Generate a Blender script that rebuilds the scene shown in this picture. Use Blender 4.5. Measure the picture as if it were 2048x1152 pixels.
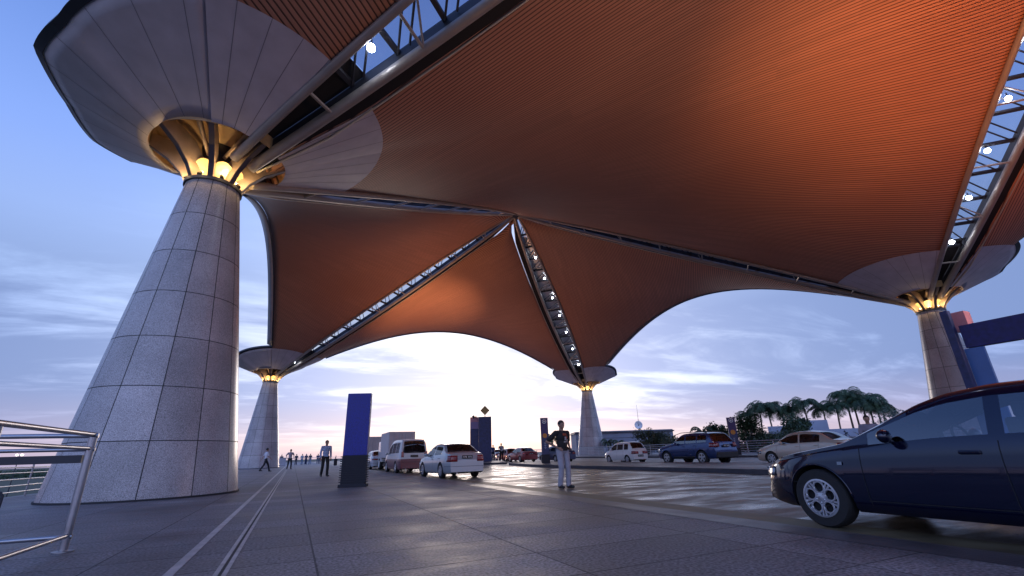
import bpy, bmesh, math, random
from math import sin, cos, pi, sqrt, radians as R_
from mathutils import Vector, Matrix
random.seed(7)
S = bpy.context.scene
COL = S.collection
for o in list(bpy.data.objects): bpy.data.objects.remove(o)

# ------------------------------------------------------------------ camera
PITCH, ROLL, YAW = 0.3461, -0.0315, 0.433
uc = Vector((0, cos(PITCH), sin(PITCH))); rc = Vector((1, 0, 0)); vc = Vector((0, -sin(PITCH), cos(PITCH)))
r2 = rc * cos(ROLL) + vc * sin(ROLL); v2 = -rc * sin(ROLL) + vc * cos(ROLL)
def cw(q):   # camera-levelled frame -> world (Y runs along the road, X across it)
    return Vector((q.x * cos(YAW) + q.y * sin(YAW), -q.x * sin(YAW) + q.y * cos(YAW), q.z))
Fw, Rw, Uw = cw(uc), cw(r2), cw(v2)
cd = bpy.data.cameras.new('camera'); cam = bpy.data.objects.new('camera', cd); COL.objects.link(cam)
cd.sensor_width = 36; cd.lens = 16.03; cd.clip_end = 20000; cd.clip_start = .05
cam.matrix_world = Matrix(((Rw.x, Uw.x, -Fw.x, 0), (Rw.y, Uw.y, -Fw.y, 0), (Rw.z, Uw.z, -Fw.z, .92), (0, 0, 0, 1)))
S.camera = cam
S.view_settings.view_transform = 'Standard'; S.view_settings.look = 'None'
S.view_settings.exposure = 0.55; S.view_settings.gamma = 1
S.render.engine = 'CYCLES'
S.cycles.max_bounces = 6

# ------------------------------------------------------------------ world
SUN_AZ, SUN_EL = R_(20), R_(7)      # azimuth from +Y towards +X
sd = Vector((sin(SUN_AZ) * cos(SUN_EL), cos(SUN_AZ) * cos(SUN_EL), sin(SUN_EL)))
W = bpy.data.worlds.new('World'); S.world = W; W.use_nodes = True
nt = W.node_tree; N = nt.nodes; L = nt.links; N.clear()
def nd(t, **k):
    n = N.new(t)
    for a, b in k.items(): setattr(n, a, b)
    return n
def inp(n, i, val):
    if isinstance(val, bpy.types.NodeSocket): n.id_data.links.new(val, n.inputs[i])
    else: n.inputs[i].default_value = val
def math_(tree, op, a, b=None, c=None, clamp=False):
    n = tree.nodes.new('ShaderNodeMath'); n.operation = op; n.use_clamp = clamp
    inp(n, 0, a)
    if b is not None: inp(n, 1, b)
    if c is not None: inp(n, 2, c)
    return n.outputs[0]
def ramp(tree, fac, stops, interp='LINEAR'):
    n = tree.nodes.new('ShaderNodeValToRGB'); n.color_ramp.interpolation = interp
    e = n.color_ramp.elements
    while len(e) < len(stops): e.new(.5)
    for i, (p, c) in enumerate(stops):
        e[i].position = p; e[i].color = (*c, 1) if len(c) == 3 else c
    inp(n, 0, fac); return n.outputs[0]
def mixc(tree, f, a, b, bt='MIX'):
    n = tree.nodes.new('ShaderNodeMix'); n.data_type = 'RGBA'; n.blend_type = bt
    inp(n, 0, f)
    for i, q in ((6, a), (7, b)):
        if isinstance(q, bpy.types.NodeSocket): tree.links.new(q, n.inputs[i])
        else: n.inputs[i].default_value = (*q, 1)
    return n.outputs[2]
tc = nd('ShaderNodeTexCoord'); g = tc.outputs['Generated']
sep = nd('ShaderNodeSeparateXYZ'); L.new(g, sep.inputs[0])
el = math_(nt, 'MAXIMUM', sep.outputs[2], 0.0)
base = ramp(nt, el, [(0, (.34, .32, .50)), (.025, (.52, .41, .52)), (.06, (.34, .38, .66)), (.14, (.31, .42, .75)), (.30, (.34, .48, .82)), (.48, (.20, .33, .76)), (.68, (.10, .20, .55)), (1, (.06, .12, .38))])
dt = nd('ShaderNodeVectorMath', operation='DOT_PRODUCT'); L.new(g, dt.inputs[0]); dt.inputs[1].default_value = sd
dot = math_(nt, 'MAXIMUM', dt.outputs['Value'], 0.0)
# flat bright band of the after-glow: azimuth closeness times a band in elevation
azd = nd('ShaderNodeVectorMath', operation='DOT_PRODUCT'); L.new(g, azd.inputs[0]); azd.inputs[1].default_value = (sin(SUN_AZ), cos(SUN_AZ), 0)
rad = math_(nt, 'SQRT', math_(nt, 'ADD', math_(nt, 'MULTIPLY', sep.outputs[0], sep.outputs[0]), math_(nt, 'MULTIPLY', sep.outputs[1], sep.outputs[1])))
az = math_(nt, 'MAXIMUM', math_(nt, 'DIVIDE', azd.outputs['Value'], math_(nt, 'MAXIMUM', rad, .001)), 0.0)
azp = math_(nt, 'POWER', az, 8.0)
band = ramp(nt, el, [(0, (.12,)*3), (.05, (.5,)*3), (.13, (.92,)*3), (.22, (.80,)*3), (.36, (.35,)*3), (.6, (.05,)*3), (1, (0,)*3)], 'EASE')
glow = math_(nt, 'MULTIPLY', azp, band)
# clouds projected on a high flat deck
den = math_(nt, 'ADD', el, .10)
cx = math_(nt, 'DIVIDE', sep.outputs[0], den); cy = math_(nt, 'DIVIDE', sep.outputs[1], den)
cmb = nd('ShaderNodeCombineXYZ'); L.new(cx, cmb.inputs[0]); L.new(cy, cmb.inputs[1])
rotm = nd('ShaderNodeMapping'); rotm.inputs['Rotation'].default_value = (0, 0, R_(28)); rotm.inputs['Scale'].default_value = (.55, 1.15, 1); L.new(cmb.outputs[0], rotm.inputs[0])
n1 = nd('ShaderNodeTexNoise'); n1.inputs['Scale'].default_value = .62; n1.inputs['Detail'].default_value = 9; n1.inputs['Roughness'].default_value = .6; n1.inputs['Distortion'].default_value = .7; L.new(rotm.outputs[0], n1.inputs['Vector'])
n2 = nd('ShaderNodeTexNoise'); n2.inputs['Scale'].default_value = 1.5; n2.inputs['Detail'].default_value = 9; n2.inputs['Roughness'].default_value = .6; n2.inputs['Distortion'].default_value = .8; L.new(rotm.outputs[0], n2.inputs['Vector'])
cm = math_(nt, 'ADD', math_(nt, 'ADD', math_(nt, 'MULTIPLY', n1.outputs[0], .62), math_(nt, 'MULTIPLY', n2.outputs[0], .38)), math_(nt, 'MULTIPLY', math_(nt, 'SUBTRACT', .97, az), .30))
fade = ramp(nt, el, [(0, (.6,)*3), (.05, (1,)*3), (.26, (1,)*3), (.38, (.35,)*3), (.5, (.08,)*3), (1, (0,)*3)])
cmask = math_(nt, 'MULTIPLY', ramp(nt, cm, [(.40, (0,)*3), (.56, (1,)*3)], 'EASE'), fade)
pmask = math_(nt, 'MULTIPLY', ramp(nt, cm, [(.30, (1,)*3), (.45, (0,)*3)], 'EASE'), fade)
lit = mixc(nt, math_(nt, 'MULTIPLY', glow, 1.15, clamp=True), base, (1.0, 1.03, 1.12))
lit2 = mixc(nt, math_(nt, 'MULTIPLY', pmask, .45), lit, mixc(nt, az, (.42, .48, .80), (.95, .93, 1.05)))
ccol = mixc(nt, glow, mixc(nt, ramp(nt, el, [(0, (1,)*3), (.12, (0,)*3)]), (.115, .175, .38), (.23, .22, .39)), (.36, .43, .78))
skyc = mixc(nt, math_(nt, 'MULTIPLY', cmask, .8), lit2, ccol)
# warm line low on the horizon near the glow
warm = math_(nt, 'MULTIPLY', math_(nt, 'POWER', az, 5.0), ramp(nt, el, [(0, (.25,)*3), (.025, (1,)*3), (.06, (.5,)*3), (.11, (0,)*3)]))
skyc = mixc(nt, math_(nt, 'MULTIPLY', warm, .55), skyc, (1.0, .78, .74))
# sky behind the viewer is multiplied up to add fill light
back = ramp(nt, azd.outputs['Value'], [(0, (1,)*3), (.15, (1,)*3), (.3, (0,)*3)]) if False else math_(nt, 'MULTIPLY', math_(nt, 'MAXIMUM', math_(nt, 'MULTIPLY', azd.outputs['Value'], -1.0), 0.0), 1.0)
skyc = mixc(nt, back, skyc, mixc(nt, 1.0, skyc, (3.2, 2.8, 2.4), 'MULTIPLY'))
nis = nd('ShaderNodeTexSky'); nis.sky_type = 'NISHITA'; nis.sun_disc = False; nis.sun_elevation = SUN_EL; nis.sun_rotation = SUN_AZ
add = mixc(nt, .008, skyc, nis.outputs[0], 'ADD')
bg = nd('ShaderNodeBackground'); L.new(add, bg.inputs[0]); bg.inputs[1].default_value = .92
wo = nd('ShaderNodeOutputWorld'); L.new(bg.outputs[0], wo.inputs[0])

sl = bpy.data.lights.new('sun', 'SUN'); sl.energy = .22; sl.angle = R_(14); sl.color = (1, .84, .74)
so = bpy.data.objects.new('sun', sl); COL.objects.link(so)
so.rotation_euler = (-sd).to_track_quat('-Z', 'Y').to_euler(); so.location = (0, 0, 60)

# ------------------------------------------------------------------ materials
MATS = {}
def mat(name, col, rough=.6, metal=0., spec=.5, noise=None, bump=None, coat=0., emit=None, alpha=None):
    """noise=(scale, amount[, stretch]) mottles value; bump=(scale,strength)"""
    if name in MATS: return MATS[name]
    m = bpy.data.materials.new(name); m.use_nodes = True; t = m.node_tree
    b = t.nodes['Principled BSDF']
    b.inputs['Base Color'].default_value = (*col, 1); b.inputs['Roughness'].default_value = rough
    b.inputs['Metallic'].default_value = metal; b.inputs['Specular IOR Level'].default_value = spec
    b.inputs['Coat Weight'].default_value = coat; b.inputs['Coat Roughness'].default_value = .04
    co = t.nodes.new('ShaderNodeTexCoord')
    if noise:
        n = t.nodes.new('ShaderNodeTexNoise'); n.inputs['Scale'].default_value = noise[0]; n.inputs['Detail'].default_value = 5
        src = co.outputs['Object']
        if len(noise) > 2:
            mp = t.nodes.new('ShaderNodeMapping'); mp.inputs['Scale'].default_value = noise[2]; t.links.new(src, mp.inputs[0]); src = mp.outputs[0]
        t.links.new(src, n.inputs['Vector'])
        a = noise[1]
        c = ramp(t, n.outputs[0], [(.3, tuple(x * (1 - a) for x in col)), (.7, tuple(min(1, x * (1 + a)) for x in col))])
        t.links.new(c, b.inputs['Base Color'])
        rr = math_(t, 'MULTIPLY_ADD', n.outputs[0], .25, max(0.02, rough - .12)); t.links.new(rr, b.inputs['Roughness'])
    if bump:
        n = t.nodes.new('ShaderNodeTexNoise'); n.inputs['Scale'].default_value = bump[0]; n.inputs['Detail'].default_value = 4
        t.links.new(co.outputs['Object'], n.inputs['Vector'])
        bn = t.nodes.new('ShaderNodeBump'); bn.inputs['Strength'].default_value = bump[1]; bn.inputs['Distance'].default_value = .02
        t.links.new(n.outputs[0], bn.inputs['Height']); t.links.new(bn.outputs[0], b.inputs['Normal'])
    if emit:
        b.inputs['Emission Color'].default_value = (*emit[0], 1); b.inputs['Emission Strength'].default_value = emit[1]
    MATS[name] = m
    return m
def glassmat(name, tint, through, rough=.03):
    if name in MATS: return MATS[name]
    m = bpy.data.materials.new(name); m.use_nodes = True; t = m.node_tree; t.nodes.clear()
    tr = t.nodes.new('ShaderNodeBsdfTransparent'); tr.inputs[0].default_value = (*tint, 1)
    gl = t.nodes.new('ShaderNodeBsdfGlossy'); gl.inputs['Roughness'].default_value = rough
    fr = t.nodes.new('ShaderNodeFresnel'); fr.inputs[0].default_value = 1.55
    f = math_(t, 'ADD', math_(t, 'MULTIPLY', fr.outputs[0], 1.0), through, clamp=True)
    mx = t.nodes.new('ShaderNodeMixShader'); t.links.new(f, mx.inputs[0]); t.links.new(tr.outputs[0], mx.inputs[1]); t.links.new(gl.outputs[0], mx.inputs[2])
    out = t.nodes.new('ShaderNodeOutputMaterial'); t.links.new(mx.outputs[0], out.inputs[0])
    MATS[name] = m; return m

def granite(name, base, rough):
    m = bpy.data.materials.new(name); m.use_nodes = True; t = m.node_tree; b = t.nodes['Principled BSDF']
    co = t.nodes.new('ShaderNodeTexCoord')
    n = t.nodes.new('ShaderNodeTexNoise'); n.inputs['Scale'].default_value = 58; n.inputs['Detail'].default_value = 3; n.inputs['Roughness'].default_value = .75
    t.links.new(co.outputs['Object'], n.inputs[0])
    k = t.nodes.new('ShaderNodeTexNoise'); k.inputs['Scale'].default_value = .7; k.inputs['Detail'].default_value = 6; t.links.new(co.outputs['Object'], k.inputs[0])
    c1 = ramp(t, n.outputs[0], [(.36, tuple(x * .45 for x in base)), (.5, base), (.62, tuple(min(1, x * 1.55) for x in base))])
    c2 = mixc(t, 1.0, c1, ramp(t, k.outputs[0], [(.3, (.78,)*3), (.7, (1.12,)*3)]), 'MULTIPLY')
    at = t.nodes.new('ShaderNodeAttribute'); at.attribute_name = 'tone'; at.attribute_type = 'GEOMETRY'
    c3 = mixc(t, 1.0, c2, at.outputs['Color'], 'MULTIPLY')
    t.links.new(c3, b.inputs['Base Color']); b.inputs['Roughness'].default_value = rough
    MATS[name] = m; return m

M_granite = granite('granite', (.40, .37, .385), .27)
M_joint = mat('joint', (.03, .03, .035), .8)
M_rim = mat('dark_metal', (.035, .037, .05), .45, .3)
M_tan = mat('tan_metal', (.42, .27, .14), .5, .2, noise=(2.5, .15))
M_fin = mat('fin_metal', (.33, .25, .20), .5, .25, noise=(3, .15))
M_flange = mat('flange_metal', (.10, .085, .10), .5, .3)
M_core = mat('core_dark', (.05, .04, .035), .7)
M_disc = mat('reflector', (.72, .56, .30), .35, .3)
M_bowl = mat('bowl_panel', (.56, .53, .60), .55, .1, noise=(1.2, .10), bump=(3, .15))
M_seam = mat('panel_seam', (.22, .21, .25), .7)
M_chord = mat('chord_paint', (.36, .32, .30), .38, .3, noise=(1.5, .08))
M_black = mat('black_recess', (.010, .010, .014), .8)
M_trim = mat('trim_light', (.62, .55, .45), .4, .2)
M_mull = mat('mullion', (.03, .032, .045), .5, .2)
M_lampw = mat('lamp_white', (1, 1, 1), .4, emit=((.80, .88, 1), 30))
M_lampy = mat('lamp_warm', (1, .9, .6), .4, emit=((1, .72, .32), 25))
M_sglass = glassmat('sky_glass', (.62, .66, .72), .02, .35)
M_steel = mat('steel', (.36, .36, .39), .34, .9, noise=(6, .12))
M_tyre = mat('tyre', (.014, .014, .016), .75, noise=(20, .3))
M_alloy = mat('alloy', (.55, .56, .60), .3, .75)
M_under = mat('underbody', (.01, .01, .011), .85)
M_cglass = glassmat('car_glass', (.42, .47, .50), .08)
M_dglass = glassmat('car_glass_dark', (.30, .34, .40), .16)
M_nglass = glassmat('car_glass_near', (.62, .72, .82), .15)
M_redl = mat('red_lens', (.20, .012, .018), .15, coat=.8)
M_clear = mat('clear_lens', (.20, .21, .24), .10, .6, coat=1.)
M_plate = mat('plate_black', (.015, .015, .018), .4)
M_white = mat('white_paint', (.75, .75, .76), .4)
M_seat = mat('seat_cloth', (.05, .05, .055), .9)
M_trimb = mat('black_trim', (.018, .018, .02), .55)
M_skin = mat('skin_brown', (.30, .165, .115), .55)
M_hair = mat('hair_black', (.012, .011, .012), .6)
M_shoe = mat('shoe_black', (.015, .014, .015), .5)

# canopy slats (stripes from UV: u across slats in metres)
def slatmat():
    m = bpy.data.materials.new('canopy_slats'); m.use_nodes = True; t = m.node_tree; b = t.nodes['Principled BSDF']
    uv = t.nodes.new('ShaderNodeUVMap'); sp = t.nodes.new('ShaderNodeSeparateXYZ'); t.links.new(uv.outputs[0], sp.inputs[0])
    fr = math_(t, 'FRACT', math_(t, 'DIVIDE', sp.outputs[0], .175))
    gap = ramp(t, fr, [(0, (1,)*3), (.06, (1,)*3), (.17, (0,)*3), (.78, (0,)*3), (.93, (1,)*3)])
    fl = math_(t, 'FLOOR', math_(t, 'DIVIDE', sp.outputs[0], .175))
    wn = t.nodes.new('ShaderNodeTexWhiteNoise'); wn.noise_dimensions = '2D'
    cb = t.nodes.new('ShaderNodeCombineXYZ'); t.links.new(fl, cb.inputs[0]); t.links.new(math_(t, 'FLOOR', math_(t, 'DIVIDE', sp.outputs[1], 3.6)), cb.inputs[1]); t.links.new(cb.outputs[0], wn.inputs['Vector'])
    nz = t.nodes.new('ShaderNodeTexNoise'); nz.inputs['Scale'].default_value = .12; nz.inputs['Detail'].default_value = 4
    co = t.nodes.new('ShaderNodeTexCoord'); t.links.new(co.outputs['Object'], nz.inputs[0])
    c = mixc(t, wn.outputs['Value'], (.47, .23, .150), (.57, .275, .18))
    c = mixc(t, ramp(t, nz.outputs[0], [(.35, (0,)*3), (.7, (1,)*3)]), c, (.46, .21, .135))
    c = mixc(t, math_(t, 'MULTIPLY', gap, .92), c, (.035, .012, .010))
    t.links.new(c, b.inputs['Base Color']); b.inputs['Roughness'].default_value = .55
    bn = t.nodes.new('ShaderNodeBump'); bn.inputs['Strength'].default_value = .6; bn.inputs['Distance'].default_value = .03; bn.invert = True
    t.links.new(gap, bn.inputs['Height']); t.links.new(bn.outputs[0], b.inputs['Normal'])
    return m
M_slat = slatmat()

# ------------------------------------------------------------------ mesh helpers
class MB:
    def __init__(s): s.v = []; s.f = []; s.uv = None
    def add(s, vs, fs):
        o = len(s.v); s.v += [tuple(x) for x in vs]; s.f += [tuple(i + o for i in f) for f in fs]; return s
    def box(s, c, d, rot=None):
        x, y, z = (k / 2 for k in d)
        vs = [Vector((a * x, b * y, e * z)) for e in (-1, 1) for b in (-1, 1) for a in (-1, 1)]
        if rot is not None:
            m = Matrix.Rotation(rot, 3, 'Z') if isinstance(rot, (int, float)) else rot
            vs = [m @ q for q in vs]
        vs = [q + Vector(c) for q in vs]
        return s.add(vs, [(0, 2, 3, 1), (4, 5, 7, 6), (0, 1, 5, 4), (2, 6, 7, 3), (1, 3, 7, 5), (0, 4, 6, 2)])
    def tube(s, pts, r, n=10, caps=True):
        pts = [Vector(p) for p in pts]; rs = r if isinstance(r, (list, tuple)) else [r] * len(pts)
        rings = []; up = None
        for i, p in enumerate(pts):
            d = (pts[min(i + 1, len(pts) - 1)] - pts[max(i - 1, 0)])
            d = d.normalized() if d.length > 1e-9 else Vector((0, 0, 1))
            if up is None: up = Vector((0, 0, 1)) if abs(d.z) < .9 else Vector((1, 0, 0))
            a = d.cross(up)
            a = a.normalized() if a.length > 1e-6 else d.orthogonal().normalized()
            b = a.cross(d).normalized(); up = b
            rings.append([p + (a * cos(2 * pi * k / n) + b * sin(2 * pi * k / n)) * rs[i] for k in range(n)])
        vs = [q for rg in rings for q in rg]; fs = []
        for i in range(len(pts) - 1):
            for k in range(n):
                fs.append((i * n + k, i * n + (k + 1) % n, (i + 1) * n + (k + 1) % n, (i + 1) * n + k))
        if caps: fs += [tuple(range(n))[::-1], tuple((len(pts) - 1) * n + k for k in range(n))]
        return s.add(vs, fs)
    def lathe(s, prof, c=(0, 0, 0), n=24, axis='Z', caps=True):
        vs = []
        for (r, z) in prof:
            for k in range(n):
                a = 2 * pi * k / n
                q = (r * cos(a), r * sin(a), z) if axis == 'Z' else (z, r * cos(a), r * sin(a)) if axis == 'X' else (r * sin(a), z, r * cos(a))
                vs.append((q[0] + c[0], q[1] + c[1], q[2] + c[2]))
        fs = [(i * n + k, i * n + (k + 1) % n, (i + 1) * n + (k + 1) % n, (i + 1) * n + k) for i in range(len(prof) - 1) for k in range(n)]
        if caps:
            fs += [tuple(range(n))[::-1], tuple((len(prof) - 1) * n + k for k in range(n))]
        return s.add(vs, fs)
    def capsule(s, a, b, ra, rb, n=12, m=4):
        a = Vector(a); b = Vector(b); d = b - a
        if d.length < 1e-6: d = Vector((0, 0, 1e-4))
        e = d.normalized(); pts = []; rs = []
        for i in range(m + 1):
            t = -pi / 2 + (pi / 2) * i / m; pts.append(a + e * ra * sin(t)); rs.append(max(ra * cos(t), .0005))
        for i in range(m + 1):
            t = (pi / 2) * i / m; pts.append(b + e * rb * sin(t)); rs.append(max(rb * cos(t), .0005))
        up = e.orthogonal().normalized(); w = e.cross(up)
        vs = [p + (up * cos(2 * pi * k / n) + w * sin(2 * pi * k / n)) * r for p, r in zip(pts, rs) for k in range(n)]
        fs = [(i * n + k, i * n + (k + 1) % n, (i + 1) * n + (k + 1) % n, (i + 1) * n + k) for i in range(len(pts) - 1) for k in range(n)]
        fs += [tuple(range(n))[::-1], tuple((len(pts) - 1) * n + k for k in range(n))]
        return s.add(vs, fs)
    def ball(s, c, r, n=16, m=9, rot=None):
        r = (r, r, r) if isinstance(r, (int, float)) else r
        vs = []
        for i in range(m + 1):
            t = -pi / 2 + pi * i / m
            for k in range(n):
                a = 2 * pi * k / n
                q = Vector((r[0] * max(cos(t), .01) * cos(a), r[1] * max(cos(t), .01) * sin(a), r[2] * sin(t)))
                if rot is not None: q = rot @ q
                vs.append(q + Vector(c))
        fs = [(i * n + k, i * n + (k + 1) % n, (i + 1) * n + (k + 1) % n, (i + 1) * n + k) for i in range(m) for k in range(n)]
        fs += [tuple(range(n))[::-1], tuple(m * n + k for k in range(n))]
        return s.add(vs, fs)
    def grid(s, rows):
        nr = len(rows); nc = len(rows[0]); vs = [q for r in rows for q in r]
        return s.add(vs, [(i * nc + j, i * nc + j + 1, (i + 1) * nc + j + 1, (i + 1) * nc + j) for i in range(nr - 1) for j in range(nc - 1)])
    def prism(s, poly, z0, z1):
        n = len(poly); vs = [(x, y, z0) for x, y in poly] + [(x, y, z1) for x, y in poly]
        return s.add(vs, [tuple(range(n))[::-1], tuple(range(n, 2 * n))] + [(i, (i + 1) % n, n + (i + 1) % n, n + i) for i in range(n)])

def obj(name, mb, m, parent=None, smooth=None, bevel=0, loc=None):
    me = bpy.data.meshes.new(name); me.from_pydata(mb.v, [], mb.f); me.update()
    if mb.uv is not None:
        ul = me.uv_layers.new(name='UVMap')
        for lp in me.loops: ul.data[lp.index].uv = mb.uv[lp.vertex_index]
    if m is not None: me.materials.append(m)
    if smooth:
        me.polygons.foreach_set('use_smooth', [True] * len(me.polygons))
        if smooth is not True:
            try: me.set_sharp_from_angle(angle=R_(smooth))
            except Exception: pass
    o = bpy.data.objects.new(name, me); COL.objects.link(o)
    if parent is not None: o.parent = parent
    if loc is not None: o.location = loc
    if bevel:
        b = o.modifiers.new('bevel', 'BEVEL'); b.width = bevel; b.segments = 2; b.limit_method = 'ANGLE'
    return o
def normals_out(o):
    bm = bmesh.new(); bm.from_mesh(o.data); bmesh.ops.recalc_face_normals(bm, faces=bm.faces); bm.to_mesh(o.data); bm.free()
def tag(o, label, cat, group=None):
    o['label'] = label; o['category'] = cat
    if group: o['group'] = group
    return o
def thing(name, label, cat, loc=(0, 0, 0), rz=0, group=None):
    o = bpy.data.objects.new(name, None); COL.objects.link(o); o.location = loc; o.rotation_euler = (0, 0, rz)
    o.empty_display_size = .2
    return tag(o, label, cat, group)
def copy_tree(o, parent=None):
    c = o.copy(); COL.objects.link(c)
    if parent is not None: c.parent = parent
    for ch in list(o.children): copy_tree(ch, c)
    return c
def remesh(o, vox, it=3):
    r = o.modifiers.new('remesh', 'REMESH'); r.mode = 'VOXEL'; r.voxel_size = vox; r.use_smooth_shade = True
    s = o.modifiers.new('smooth', 'SMOOTH'); s.iterations = it; s.factor = .5
    return o
def clamp(x, a, b): return max(a, min(b, x))

# ------------------------------------------------------------------ ground, deck, road, islands
def structure(name, mb, m, **k):
    o = obj(name, mb, m, **k); o['kind'] = 'structure'; return o
def sheet(x0, x1, y0, y1, z): return MB().add([(x0, y0, z), (x1, y0, z), (x1, y1, z), (x0, y1, z)], [(0, 1, 2, 3)])
def groundmat(name, colA, colB, nscale, rough, rvar, bumps=.0, brick=None, stretch=None, fine=0.):
    m = bpy.data.materials.new(name); m.use_nodes = True; t = m.node_tree; b = t.nodes['Principled BSDF']
    co = t.nodes.new('ShaderNodeTexCoord'); src = co.outputs['Object']
    if stretch:
        mp = t.nodes.new('ShaderNodeMapping'); mp.inputs['Scale'].default_value = stretch; t.links.new(src, mp.inputs[0]); s2 = mp.outputs[0]
    else: s2 = src
    n = t.nodes.new('ShaderNodeTexNoise'); n.inputs['Scale'].default_value = nscale; n.inputs['Detail'].default_value = 8; n.inputs['Roughness'].default_value = .62; t.links.new(s2, n.inputs[0])
    c = ramp(t, n.outputs[0], [(.34, colA), (.66, colB)])
    if fine:
        f = t.nodes.new('ShaderNodeTexNoise'); f.inputs['Scale'].default_value = 34; f.inputs['Detail'].default_value = 4; t.links.new(src, f.inputs[0])
        c = mixc(t, fine, c, mixc(t, 1.0, c, ramp(t, f.outputs[0], [(.35, (.35,)*3), (.65, (1.7,)*3)]), 'MULTIPLY'))
    rr = math_(t, 'MULTIPLY_ADD', ramp(t, n.outputs[0], [(.36, (0,)*3), (.62, (1,)*3)]), rvar, rough)
    if brick:
        br = t.nodes.new('ShaderNodeTexBrick'); br.offset = brick[3]; br.inputs['Scale'].default_value = 1
        br.inputs['Brick Width'].default_value = brick[0]; br.inputs['Row Height'].default_value = brick[1]; br.inputs['Mortar Size'].default_value = brick[2]
        br.inputs['Mortar Smooth'].default_value = .3; br.inputs['Bias'].default_value = 0
        br.inputs['Color1'].default_value = (.74, .74, .76, 1); br.inputs['Color2'].default_value = (1.12, 1.12, 1.13, 1); br.inputs['Mortar'].default_value = (.42, .42, .42, 1)
        bm_ = t.nodes.new('ShaderNodeMapping'); bm_.inputs['Location'].default_value = (-.3, .1, 0); t.links.new(src, bm_.inputs[0])
        t.links.new(bm_.outputs[0], br.inputs[0]); c = mixc(t, 1.0, c, br.outputs[0], 'MULTIPLY')
        rr = math_(t, 'ADD', rr, math_(t, 'MULTIPLY', br.outputs['Fac'], .3))
    t.links.new(c, b.inputs['Base Color']); t.links.new(rr, b.inputs['Roughness'])
    if bumps:
        bn = t.nodes.new('ShaderNodeBump'); bn.inputs['Strength'].default_value = bumps; bn.inputs['Distance'].default_value = .01
        f2 = t.nodes.new('ShaderNodeTexNoise'); f2.inputs['Scale'].default_value = 9; f2.inputs['Detail'].default_value = 6; t.links.new(s2, f2.inputs[0])
        t.links.new(f2.outputs[0], bn.inputs['Height']); t.links.new(bn.outputs[0], b.inputs['Normal'])
    return m
M_plaza = groundmat('plaza_paving', (.105, .098, .110), (.235, .222, .240), .55, .46, .24, bumps=.35, brick=(1.95, .92, .011, .0), fine=.9)
M_road = groundmat('wet_road', (.065, .052, .038), (.17, .135, .105), 1.3, .17, .42, bumps=.7, stretch=(.45, 1.1, 1), fine=.4)
M_isle = groundmat('island_paving', (.12, .115, .125), (.17, .16, .17), .5, .38, .2, bumps=.3, brick=(.6, .6, .01, .5), fine=.5)
M_kerb = mat('kerb_dark', (.045, .045, .06), .6, noise=(3, .3))
M_grass = groundmat('airfield_grass', (.02, .032, .016), (.045, .06, .03), .02, .8, .1)
M_line = mat('strip_pale', (.46, .42, .42), .5, noise=(5, .25))
structure('ground', sheet(-9000, 9000, -9000, 9000, -7), M_grass)
# pale taxiway lying on the airfield
structure('taxiway', sheet(-400, -60, 60, 95, -6.9), mat('taxiway', (.22, .23, .25), .6, noise=(.05, .2)))
# deck: the paved plaza and, flush with it, the roads
deck = structure('plaza_deck', MB().box((-1.6 + .0, 35, -.3), (14.3, 290, .6)), M_plaza)       # x -8.75..5.55
structure('road_base', MB().box((32.0, 35, -.35), (52.9, 290, .62)), M_isle)
structure('near_road', sheet(5.56, 14.6, -100, 175, -.030), M_road)
structure('far_pavement', MB().box((64.5, 35, -.275), (12, 290, .75)), M_isle)
# the pavement edge, a darker dressed border and the drain strips
structure('pavement_border', sheet(5.05, 5.55, -100, 175, .004), mat('border_stone', (.085, .075, .085), .4, noise=(2, .2), bump=(30, .3)))
structure('kerb_line', sheet(5.60, 6.25, -60, 120, -.025), mat('faded_yellow', (.14, .112, .065), .55, noise=(1.8, .45)))
for x, w in ((-.88, .085), (-.50, .038), (-.43, .038)):
    structure('drain_strip', sheet(x - w / 2, x + w / 2, -20, 110, .004), M_line)
structure('drain_strip', sheet(-.476, -.454, -20, 110, .003), M_joint)
# islands with real kerbs
def island(poly, name='traffic_island'):
    o = structure(name, MB().prism(poly, -.05, .12), M_isle)
    n = len(poly); mb = MB()
    for i in range(n):
        a = Vector((*poly[i], 0)); b = Vector((*poly[(i + 1) % n], 0)); d = (b - a).normalized(); nn = Vector((d.y, -d.x, 0)) * .16
        mb.add([a + Vector((0, 0, -.04)), b + Vector((0, 0, -.04)), b + nn + Vector((0, 0, -.04)), a + nn + Vector((0, 0, -.04)),
                a + Vector((0, 0, .124)), b + Vector((0, 0, .124)), b + nn + Vector((0, 0, .124)), a + nn + Vector((0, 0, .124))],
               [(4, 5, 6, 7), (3, 2, 6, 7), (0, 1, 5, 4), (0, 3, 7, 4), (1, 2, 6, 5)])
    k = structure('kerb', mb, M_kerb); normals_out(k)
island([(14.75, -60), (19.9, -60), (19.9, 35.0), (18.6, 37.6), (16.3, 36.6), (15.0, 30), (14.75, 26)])
island([(15.2, 41), (17.4, 40.2), (21, 50), (22.5, 75), (18, 75), (16.2, 60)])
island([(34.2, -60), (58.6, -60), (58.6, 120), (36, 120), (34.8, 60), (34.2, 40)])

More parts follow.
